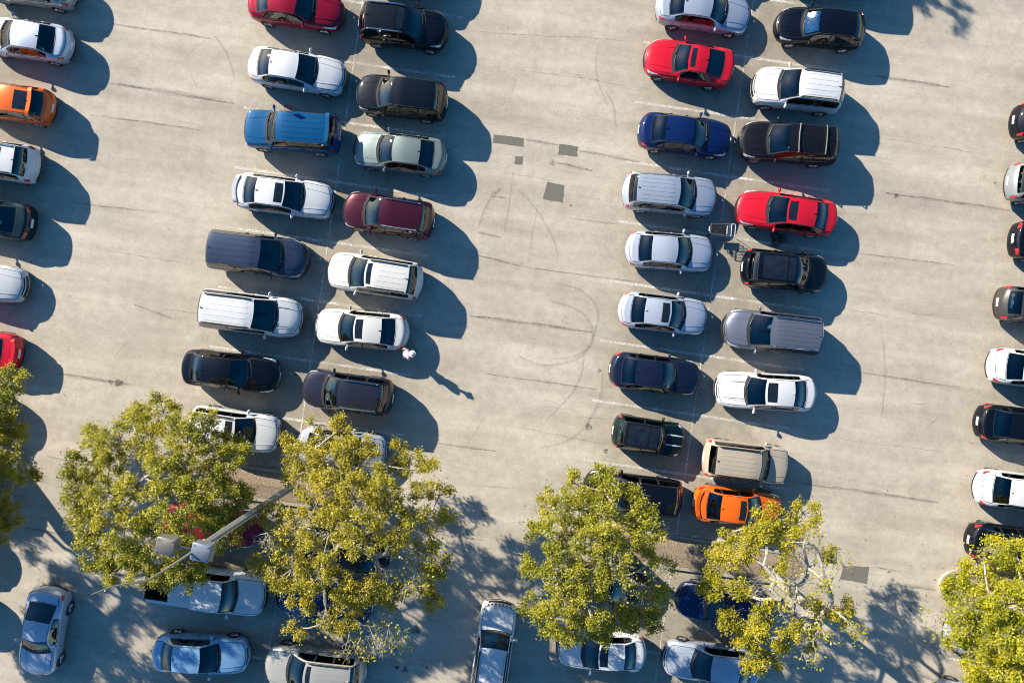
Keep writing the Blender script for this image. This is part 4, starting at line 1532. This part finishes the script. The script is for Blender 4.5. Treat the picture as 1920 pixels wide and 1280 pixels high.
M_TWIG = bumpy('twig_bark', (.24, .21, .175), (.44, .40, .34), 9, bump=.2, dist=.01)


def leaves(centres, per, spread, size, rg):
    """many separate leaf blades round the given points"""
    c = np.repeat(np.asarray(centres, float), per, axis=0)
    n = len(c)
    pos = c + rg.normal(0, 1, (n, 3)) * np.array([spread, spread, spread * .75])
    az = rg.uniform(0, 2 * np.pi, n)
    tilt = rg.normal(0, .5, n)
    d = np.stack([np.cos(az) * np.cos(tilt), np.sin(az) * np.cos(tilt), np.sin(tilt)], 1)
    nr = rg.normal(0, .62, (n, 3)) + np.array([-.40, .32, 1.0])
    sd = np.cross(d, nr)
    sd /= np.linalg.norm(sd, axis=1)[:, None] + 1e-9
    L = size * rg.uniform(.65, 1.35, n)[:, None]
    w = L * rg.uniform(.24, .34, n)[:, None]
    up = np.cross(sd, d)
    v = np.empty((n, 4, 3))
    v[:, 0] = pos - d * L * .5
    v[:, 1] = pos + sd * w + up * L * .05
    v[:, 2] = pos + d * L * .5 - up * L * .08
    v[:, 3] = pos - sd * w + up * L * .05
    return v.reshape(-1, 3)


def quads_obj(name, v, mat, parent):
    n = len(v) // 4
    me = bpy.data.meshes.new(name)
    me.vertices.add(len(v))
    me.vertices.foreach_set('co', v.astype(np.float32).ravel())
    me.loops.add(4 * n)
    me.loops.foreach_set('vertex_index', np.arange(4 * n, dtype=np.int32))
    me.polygons.add(n)
    me.polygons.foreach_set('loop_start', np.arange(0, 4 * n, 4, dtype=np.int32))
    me.polygons.foreach_set('loop_total', np.full(n, 4, dtype=np.int32))
    me.materials.append(mat)
    me.update(calc_edges=True)
    me.validate()
    return link(name, me, parent)


def tree(label, base_px, fork, clumps, mat, seed, crown_c, crown_r, hlow=3.6, hhigh=6.6, dens=1.0, bare=(), trunk_r=.19, group='trees in the planted islands', rs=.86):
    """clumps: (px, py, r_px) of foliage masses; each gets its own height, highest at the crown's middle"""
    rg = np.random.default_rng(seed)
    rd = random.Random(seed)
    b = W(*base_px)
    root = empty('tree', (b.x, b.y, 0.05))
    tag(root, label, 'tree', group)
    nodes, parent = [Vector((0, 0, 0))], [-1]
    f = Vector((fork[0], fork[1], fork[2]))
    for k in (1, 2, 3):
        nodes.append(f * (k / 3) + Vector((rd.uniform(-.06, .06), rd.uniform(-.06, .06), 0)))
        parent.append(len(nodes) - 2)
    fork_i = len(nodes) - 1
    pts = []
    for q in clumps:
        px, py, rp = q[:3]
        d = math.hypot(px - crown_c[0], py - crown_c[1]) / crown_r
        h = q[3] if len(q) > 3 else hlow + (hhigh - hlow) * max(0, 1 - d * d) + rd.uniform(-.5, .5)
        p = W(px, py, h)
        r = rp / PXM * (CAM_H - h) / CAM_H * rs
        pts.append((Vector((p.x - b.x, p.y - b.y, h - .05)), r, True))
    for q in bare:
        px, py, rp = q[:3]
        h = q[3] if len(q) > 3 else rd.uniform(4.9, 6.3)
        p = W(px, py, h)
        pts.append((Vector((p.x - b.x, p.y - b.y, h - .05)), rp / PXM * .85, False))
    pts.sort(key=lambda t: (t[0] - nodes[fork_i]).length)
    tips = []
    depth = {i: (nodes[i]).length for i in range(len(nodes))}
    for p, r, leafy in pts:
        best = min(range(fork_i, len(nodes)), key=lambda i: (nodes[i] - p).length + .35 * depth[i] + (0.6 if nodes[i].z > p.z + .4 else 0))
        a = nodes[best]
        L = (p - a).length
        n = max(2, int(L / .55))
        last = best
        bend = Vector((rd.uniform(-.12, .12), rd.uniform(-.12, .12), rd.uniform(.02, .14))) * L
        for k in range(1, n + 1):
            t = k / n
            q = a.lerp(p - Vector((0, 0, r * .35)), t) + bend * math.sin(math.pi * t) + Vector((rd.gauss(0, .035), rd.gauss(0, .035), rd.gauss(0, .03)))
            nodes.append(q)
            parent.append(last)
            depth[len(nodes) - 1] = depth[last] + (q - nodes[last]).length
            last = len(nodes) - 1
        tips.append((last, r, leafy))
    load = [0.0] * len(nodes)
    for i, r, leafy in tips:
        load[i] += 1
    for i in range(len(nodes) - 1, 0, -1):
        load[parent[i]] += load[i]
    tot = load[fork_i]
    rad = [max(.020, trunk_r * (l / tot) ** .46) for l in load]
    tk = MB()
    flare = [1.5, 1.12, 1.02, 1.0]
    tk.tube([nodes[i] for i in range(fork_i + 1)], [trunk_r * flare[i] for i in range(fork_i + 1)], 10)
    tk.build('trunk', M_BARK, root)
    br = MB()
    for i in range(fork_i + 1, len(nodes)):
        pa = parent[i]
        br.tube([nodes[pa], nodes[i]], [min(rad[pa], rad[i] * 1.25), rad[i]], 6 if rad[i] > .04 else 4, caps=False)
    cent, thin = [], []

    def twig(p, d, ln, r, depth, ends):
        """a forking twig of two or three slightly bent pieces"""
        q = p
        for k in range(2):
            d = (d + Vector((rd.gauss(0, .22), rd.gauss(0, .22), rd.gauss(.03, .16)))).normalized()
            e = q + d * ln / 2
            br.tube([q, e], [r * (1 - .25 * k), r * (.75 - .25 * k)], 3, caps=False)
            if depth:
                for w in range(2 if k else rd.choice([1, 2])):
                    a = Vector((rd.gauss(0, .65), rd.gauss(0, .65), rd.gauss(.05, .4)))
                    twig(e, (d + a).normalized(), ln * rd.uniform(.5, .8), r * .55, depth - 1, ends)
            q = e
        ends.append(q)

    for i, r, leafy in tips:
        c0 = nodes[i]
        if not leafy:
            back = nodes[parent[i]]
            ends = []
            dirn = (c0 - back).normalized()
            for w in range(3):
                a = Vector((rd.gauss(0, .6), rd.gauss(0, .6), rd.gauss(.1, .3)))
                twig(c0, (dirn + a).normalized(), r * .8, .019, 3, ends)
            thin += [q for q in ends if rd.random() < .03]
            continue
        n = max(5, int(20 * (r / .9) ** 2 * dens))
        for k in range(n):
            a, rr = rd.uniform(0, 2 * math.pi), r * math.sqrt(rd.random())
            q = c0 + Vector((rr * math.cos(a), rr * math.sin(a), r * .35 + rd.uniform(-.5, .5) * math.sqrt(max(0.05, r * r - rr * rr)) * 1.2))
            mid = c0.lerp(q, .5) + Vector((rd.gauss(0, .08), rd.gauss(0, .08), rd.gauss(0, .05)))
            br.tube([c0, mid, q], [.021, .015, .007], 3, caps=False)
            if k % 4 == 0:
                twig(mid, (q - mid).normalized(), .5, .012, 1, [])
            cent.append(q)
    br.build('branches', M_TWIG, root)
    v = leaves([tuple(q) for q in cent], 140, .128, .092, rg)
    if thin:
        v = np.concatenate([v, leaves([tuple(q) for q in thin], 14, .18, .12, rg)])
    quads_obj('crown', v, mat, root)
    return root


A = [(255, 790, 38), (300, 772, 34), (318, 800, 25), (215, 830, 42), (185, 822, 28), (165, 868, 38), (280, 830, 34), (350, 828, 40), (385, 796, 32),
     (425, 826, 33), (412, 868, 42), (445, 850, 22), (150, 935, 42), (160, 985, 40), (200, 925, 36), (250, 915, 30), (225, 990, 48), (290, 1005, 48),
     (175, 1030, 38), (225, 1055, 42), (275, 1058, 38), (325, 950, 48), (345, 885, 38), (395, 925, 45), (438, 935, 34), (378, 985, 44), (425, 1010, 28),
     (345, 1055, 36), (300, 880, 36), (312, 1078, 30), (365, 1078, 26), (140, 900, 26), (445, 965, 26), (205, 1075, 20), (330, 1010, 34), (200, 880, 26)]
tree('wide olive green tree left of the lamp pole', (405, 888), (-1.6, .1, 2.7), A, LEAF_A, 11, (300, 925), 190, rs=.97, dens=1.08)
B = [(645, 798, 24), (600, 815, 34), (542, 840, 30), (660, 842, 38), (572, 874, 48), (622, 868, 42), (702, 888, 34), (757, 856, 34), (790, 884, 32),
     (600, 928, 48), (660, 938, 44), (720, 928, 38), (770, 956, 32), (822, 930, 22), (835, 972, 24), (512, 968, 28), (552, 990, 38), (612, 1000, 48),
     (682, 1000, 44), (742, 1000, 36), (803, 1018, 28), (500, 1058, 34), (545, 1068, 42), (600, 1074, 38), (820, 1058, 28), (525, 1108, 22),
     (562, 1118, 34), (556, 1180, 20), (642, 1098, 34), (650, 1150, 36), (702, 1108, 36), (622, 1162, 30), (742, 1120, 30), (812, 1120, 22), (815, 1065, 22), (690, 850, 20), (800, 1100, 18)]
Bb = [(690, 1178, 34), (655, 1190, 30), (722, 1168, 34), (770, 1060, 34), (780, 1090, 30), (700, 1050, 34), (745, 1040, 28), (610, 1140, 26), (790, 980, 30),
      (560, 1030, 24), (720, 1185, 26), (630, 1040, 26), (670, 880, 22), (690, 960, 30), (500, 1000, 22), (800, 1040, 26)]
tree('ochre green tree with pale twigs right of the lamp pole', (690, 932), (-.4, -.3, 3.0), B, LEAF_B, 23, (665, 1000), 205, dens=.95, bare=Bb, rs=.96)
Cc = [(1070, 905, 22), (1130, 888, 28), (1135, 925, 34), (1185, 935, 28), (1208, 958, 26), (1040, 948, 38), (1090, 958, 40), (1140, 975, 44), (1010, 1000, 26),
      (1060, 1010, 44), (1112, 1020, 44), (1165, 1020, 38), (1220, 1030, 32), (1248, 1050, 22), (1005, 1060, 28), (1050, 1065, 44), (1100, 1080, 42),
      (1148, 1080, 26), (1225, 1105, 26), (1000, 1140, 28), (1050, 1130, 44), (1100, 1140, 42), (1160, 1150, 36), (1200, 1160, 34), (1232, 1165, 24),
      (1072, 1172, 38), (1130, 1178, 32), (1025, 1165, 26), (1225, 1000, 22), (1195, 985, 24)]
Cb = [(1170, 1085, 30), (1195, 1100, 30), (1110, 1100, 28), (1235, 1110, 26), (1070, 1050, 24), (1225, 1050, 28), (1060, 980, 22)]
tree('dense green tree right of the crosswise white SUV', (1150, 1011), (-.5, -.2, 2.9), Cc, LEAF_C, 37, (1115, 1045), 165, bare=Cb, rs=.94)
D = [(1507, 963, 30), (1462, 975, 34), (1422, 990, 38), (1376, 1000, 32), (1350, 1030, 28), (1400, 1040, 28), (1368, 1050, 24), (1480, 1020, 28),
     (1452, 1062, 24), (1560, 1042, 16), (1340, 1110, 32), (1390, 1110, 28), (1430, 1130, 26), (1362, 1165, 28), (1402, 1190, 38), (1440, 1170, 32),
     (1460, 1200, 28), (1400, 1232, 32), (1582, 1150, 28), (1530, 1140, 14), (1522, 1200, 24), (1490, 1180, 20), (1440, 1240, 22), (1335, 1080, 18), (1500, 1000, 24),
     (1440, 1010, 26), (1560, 1142, 18), (1425, 1245, 18)]
Db = [(1520, 1072, 34), (1552, 1078, 34), (1500, 1100, 30), (1540, 1180, 34), (1512, 1165, 32), (1480, 1085, 26), (1575, 1070, 26), (1535, 1040, 28), (1500, 1215, 24),
      (1450, 1110, 26), (1560, 1105, 24), (1590, 1165, 18), (1470, 1140, 26), (1520, 1020, 22)]
tree('sparse tree with bare pale twigs beside the grey pavement patch', (1440, 1070), (.75, -.7, 3.1), D, LEAF_E, 41, (1465, 1100), 165, dens=.95, trunk_r=.21, bare=Db, hlow=3.4, hhigh=5.8)
E = [(1872, 1030, 26), (1907, 1040, 34), (1832, 1080, 34), (1882, 1085, 44), (1842, 1130, 44), (1902, 1140, 50), (1815, 1172, 34),
     (1872, 1190, 50), (1922, 1200, 50), (1842, 1232, 40), (1892, 1252, 45), (1952, 1100, 50), (1962, 1252, 50), (1962, 1180, 45), (1832, 1268, 28),
     (1982, 1050, 45), (2010, 1130, 55), (2020, 1220, 55), (1930, 1300, 55), (1870, 1310, 50), (2000, 1300, 55), (2060, 1170, 55), (1790, 1200, 16), (1800, 1140, 22), (2070, 1260, 50)]
Eb = [(1800, 1160, 26), (1830, 1150, 30), (1850, 1050, 22), (1780, 1180, 20), (1860, 1110, 24)]
tree('lime green tree cut off by the lower right corner', (1835, 1104), (.9, -.4, 2.7), E, LEAF_D, 53, (1930, 1180), 190, bare=Eb, rs=.95)
rf = random.Random(5)
Fl = [(14, 715, 34), (4, 760, 34), (30, 800, 30), (-20, 790, 40), (36, 885, 18), (66, 888, 9), (8, 895, 26), (14, 955, 32), (4, 990, 24), (18, 845, 24), (-30, 730, 34)]
for k in range(34):
    a, q = rf.uniform(0, 2 * math.pi), math.sqrt(rf.random())
    Fl.append((-285 + 235 * q * math.cos(a), 915 + 190 * q * math.sin(a), rf.uniform(42, 60)))
tree('dark olive tree cut off by the left edge', (8, 846), (-1.7, -.45, 3.0), Fl, LEAF_C, 67, (-220, 915), 260, dens=1.05, trunk_r=.30, rs=1.0)
Gl = []
for k in range(26):
    a, q = rf.uniform(0, 2 * math.pi), math.sqrt(rf.random())
    Gl.append((1490 + 155 * q * math.cos(a), -545 + 165 * q * math.sin(a), rf.uniform(30, 45)))
tree('tree outside the top edge whose shadow reaches the upper right lane', (1400, -345), (0, .3, 3.0), Gl, LEAF_A, 71, (1490, -545), 190, dens=.6)

# ground cover at the rounded island end, and fallen leaves
gc = []
for k in range(60):
    a, q = rf.uniform(0, 2 * math.pi), math.sqrt(rf.random())
    p = W(1786, 1097) + Vector((.8 * q * math.cos(a), .5 * q * math.sin(a) - .05, .22 + .1 * rf.random()))
    gc.append(tuple(p))
tag(quads_obj('ground_cover', leaves(gc, 34, .10, .12, np.random.default_rng(3)), LEAF_D, None), kind='stuff')
gc = []
for k in range(70):
    a, q = rf.uniform(0, 2 * math.pi), math.sqrt(rf.random())
    p = W(8, 848) + Vector((.95 * q * math.cos(a), .5 * q * math.sin(a), .22 + .1 * rf.random()))
    gc.append(tuple(p))
tag(quads_obj('ground_cover', leaves(gc, 30, .10, .12, np.random.default_rng(4)), LEAF_B, None), kind='stuff')
fl = []
for (cx, cy, n) in ((320, 990, 160), (640, 1060, 260), (1130, 1110, 200), (1450, 1130, 260), (1820, 1150, 120), (60, 930, 80)):
    for k in range(n):
        p = W(rf.gauss(cx, 120), rf.gauss(cy, 90))
        fl.append((p.x, p.y, .02))
v = leaves(fl, 1, .01, .09, np.random.default_rng(9)).reshape(-1, 4, 3)
v[:, :, 2] = .018 + (v[:, :, 2] - v[:, :, 2].mean(axis=1, keepdims=True)) * .15 + .01
tag(quads_obj('fallen_leaves', v.reshape(-1, 3), simple('dry_leaf', (.20, .13, .06), .8, var=.4, scale=1.5), None), kind='stuff')

# ------------------------------------------------------------------ the person walking past the pearl white sedan
def skin_mesh(name, verts, edges, radii, mat, parent, sub=2):
    me = bpy.data.meshes.new(name)
    me.from_pydata([tuple(v) for v in verts], edges, [])
    o = link(name, me, parent)
    m = o.modifiers.new('Skin', 'SKIN')
    for k, r in enumerate(radii):
        rr = r if isinstance(r, tuple) else (r, r)
        me.skin_vertices[0].data[k].radius = rr
        me.skin_vertices[0].data[k].use_root = (k == 0)
    s = o.modifiers.new('Sub', 'SUBSURF')
    s.levels = s.render_levels = sub
    m.use_smooth_shade = True
    me.materials.append(mat)
    return o


pp = W(760, 664, 1.3)
per = empty('person', (pp.x - .05, pp.y, 0), R(4))
tag(per, 'person in pale lilac shirt and white hat walking behind the pearl white sedan', 'person')
SKIN = simple('skin', (.34, .19, .12), .55, var=.1)
SHIRT = simple('shirt_lilac', (.62, .36, .48), .8, var=.12, scale=9)
TROUS = simple('trousers_dark', (.035, .040, .060), .85, var=.2)
SHOE = simple('shoe_dark', (.03, .025, .022), .6, var=.2)
# joints, facing +x, mid-stride, torso bent forward
J = dict(pel=(0, 0, .96), waist=(.03, 0, 1.10), chest=(.15, 0, 1.31), neck=(.29, 0, 1.43), head=(.425, 0, 1.55), crown=(.44, 0, 1.66),
         shl=(.18, .19, 1.38), shr=(.18, -.19, 1.38), ell=(-.05, .27, 1.14), elr=(.16, -.27, 1.12), wrl=(-.12, .24, .92), wrr=(.36, -.24, 1.00),
         hil=(0, .10, .92), hir=(0, -.10, .92), knl=(.16, .10, .52), knr=(-.05, -.10, .51), anl=(.24, .10, .10), anr=(-.30, -.10, .14),
         tol=(.40, .11, .05), tor=(-.18, -.11, .05))
order = ['pel', 'waist', 'chest', 'neck', 'head', 'crown', 'shl', 'ell', 'wrl', 'shr', 'elr', 'wrr', 'hil', 'knl', 'anl', 'tol', 'hir', 'knr', 'anr', 'tor']
ed = [('pel', 'waist'), ('waist', 'chest'), ('chest', 'neck'), ('neck', 'head'), ('head', 'crown'), ('chest', 'shl'), ('shl', 'ell'), ('ell', 'wrl'),
      ('chest', 'shr'), ('shr', 'elr'), ('elr', 'wrr'), ('pel', 'hil'), ('hil', 'knl'), ('knl', 'anl'), ('anl', 'tol'), ('pel', 'hir'), ('hir', 'knr'), ('knr', 'anr'), ('anr', 'tor')]
rad = dict(pel=.13, waist=.115, chest=.13, neck=.055, head=.085, crown=.07, shl=.055, shr=.055, ell=.042, elr=.042, wrl=.030, wrr=.030,
           hil=.085, hir=.085, knl=.058, knr=.058, anl=.04, anr=.04, tol=.035, tor=.035)
vs = [Vector(J[k]) for k in order]
es = [(order.index(a), order.index(b)) for a, b in ed]
rs = [rad[k] for k in order]
# hands: palm, four fingers and a thumb on each wrist
for wr_, el_, sg in (('wrl', 'ell', 1), ('wrr', 'elr', -1)):
    w0, e0 = Vector(J[wr_]), Vector(J[el_])
    d = (w0 - e0).normalized()
    s_ = d.cross(Vector((0, sg, .2))).normalized()
    palm = w0 + d * .08
    vs.append(palm)
    rs.append(.026)
    pi_ = len(vs) - 1
    es.append((order.index(wr_), pi_))
    for q, ln in ((-.03, .075), (-.01, .09), (.01, .085), (.03, .065)):
        k1, k2 = palm + s_ * q + d * .03, palm + s_ * q * 1.15 + d * (.03 + ln * .6)
        k3 = palm + s_ * q * 1.15 + d * (.03 + ln * .9) + Vector((0, -sg * .02, 0))
        for a, p, r in ((pi_, k1, .010), (None, k2, .009), (None, k3, .007)):
            vs.append(p)
            rs.append(r)
            es.append((a if a is not None else len(vs) - 2, len(vs) - 1))
    for a, p, r in ((pi_, palm - d * .02 + s_ * .045, .011), (None, palm + d * .03 + s_ * .065, .009)):
        vs.append(p)
        rs.append(r)
        es.append((a if a is not None else len(vs) - 2, len(vs) - 1))
skin_mesh('body', vs, es, rs, SKIN, per)


def wear(name, chain, edges, grow, mat, over={}):
    names = chain
    return skin_mesh(name, [Vector(over.get(k, J[k])) for k in names], [(names.index(a), names.index(b)) for a, b in edges],
                     [grow(k) for k in names], mat, per)


hl, hr_ = Vector(J['shl']).lerp(Vector(J['ell']), .85), Vector(J['shr']).lerp(Vector(J['elr']), .85)
wear('shirt', ['chest', 'waist', 'pel', 'neck', 'shl', 'ell', 'shr', 'elr'],
     [('pel', 'waist'), ('waist', 'chest'), ('chest', 'neck'), ('chest', 'shl'), ('shl', 'ell'), ('chest', 'shr'), ('shr', 'elr')],
     lambda k: {'pel': .16, 'waist': .15, 'chest': .165, 'neck': .062, 'shl': .085, 'shr': .085}.get(k, .068), SHIRT,
     {'ell': hl, 'elr': hr_, 'neck': (.27, 0, 1.415)})
wear('trousers', ['pel', 'hil', 'knl', 'anl', 'hir', 'knr', 'anr'],
     [('pel', 'hil'), ('hil', 'knl'), ('knl', 'anl'), ('pel', 'hir'), ('hir', 'knr'), ('knr', 'anr')],
     lambda k: {'pel': .145, 'hil': .105, 'hir': .105, 'knl': .075, 'knr': .075}.get(k, .06), TROUS)
for a, t in (('anl', 'tol'), ('anr', 'tor')):
    skin_mesh('shoe', [Vector(J[a]) + Vector((-.03, 0, -.03)), Vector(J[t]) + Vector((-.05, 0, .01)), Vector(J[t]) + Vector((.05, 0, .0))],
              [(0, 1), (1, 2)], [.055, .052, .045], SHOE, per)
# face details, hair, hat
fc = MB()
fc.tube([(.31, 0, 1.60), (.345, 0, 1.575), (.325, 0, 1.565)], [.012, .016, .012], 6)
for sg in (1, -1):
    fc.lathe([(.001, -.01), (.012, 0), (.001, .01)], 8, 'z', (.312, sg * .032, 1.615))
    fc.tube([(.235, sg * .083, 1.585), (.235, sg * .092, 1.63)], [.012, .014], 6)
fo_ = fc.build('face', SKIN, per)
fo_.location = (.19, 0, -.04)
MB().lathe([(.001, -.09), (.07, -.085), (.094, -.03), (.092, .04), (.001, .075)], 16, 'z', (.405, 0, 1.595)).build('hair', simple('hair_dark', (.03, .02, .015), .8), per)
ht = MB().lathe([(.001, .13), (.055, .125), (.088, .09), (.100, .035), (.104, .02), (.165, .005), (.170, -.004), (.10, .0)], 22, 'z', (.435, 0, 1.625))
ho = ht.build('hat', simple('hat_white', (.70, .60, .62), .8, var=.1), per)
MB().lathe([(.106, .02), (.103, .045), (.101, .045)], 22, 'z', (.435, 0, 1.625)).build('hat_band', simple('band_dark', (.10, .06, .08), .7), ho)
bpy.context.view_layer.update()
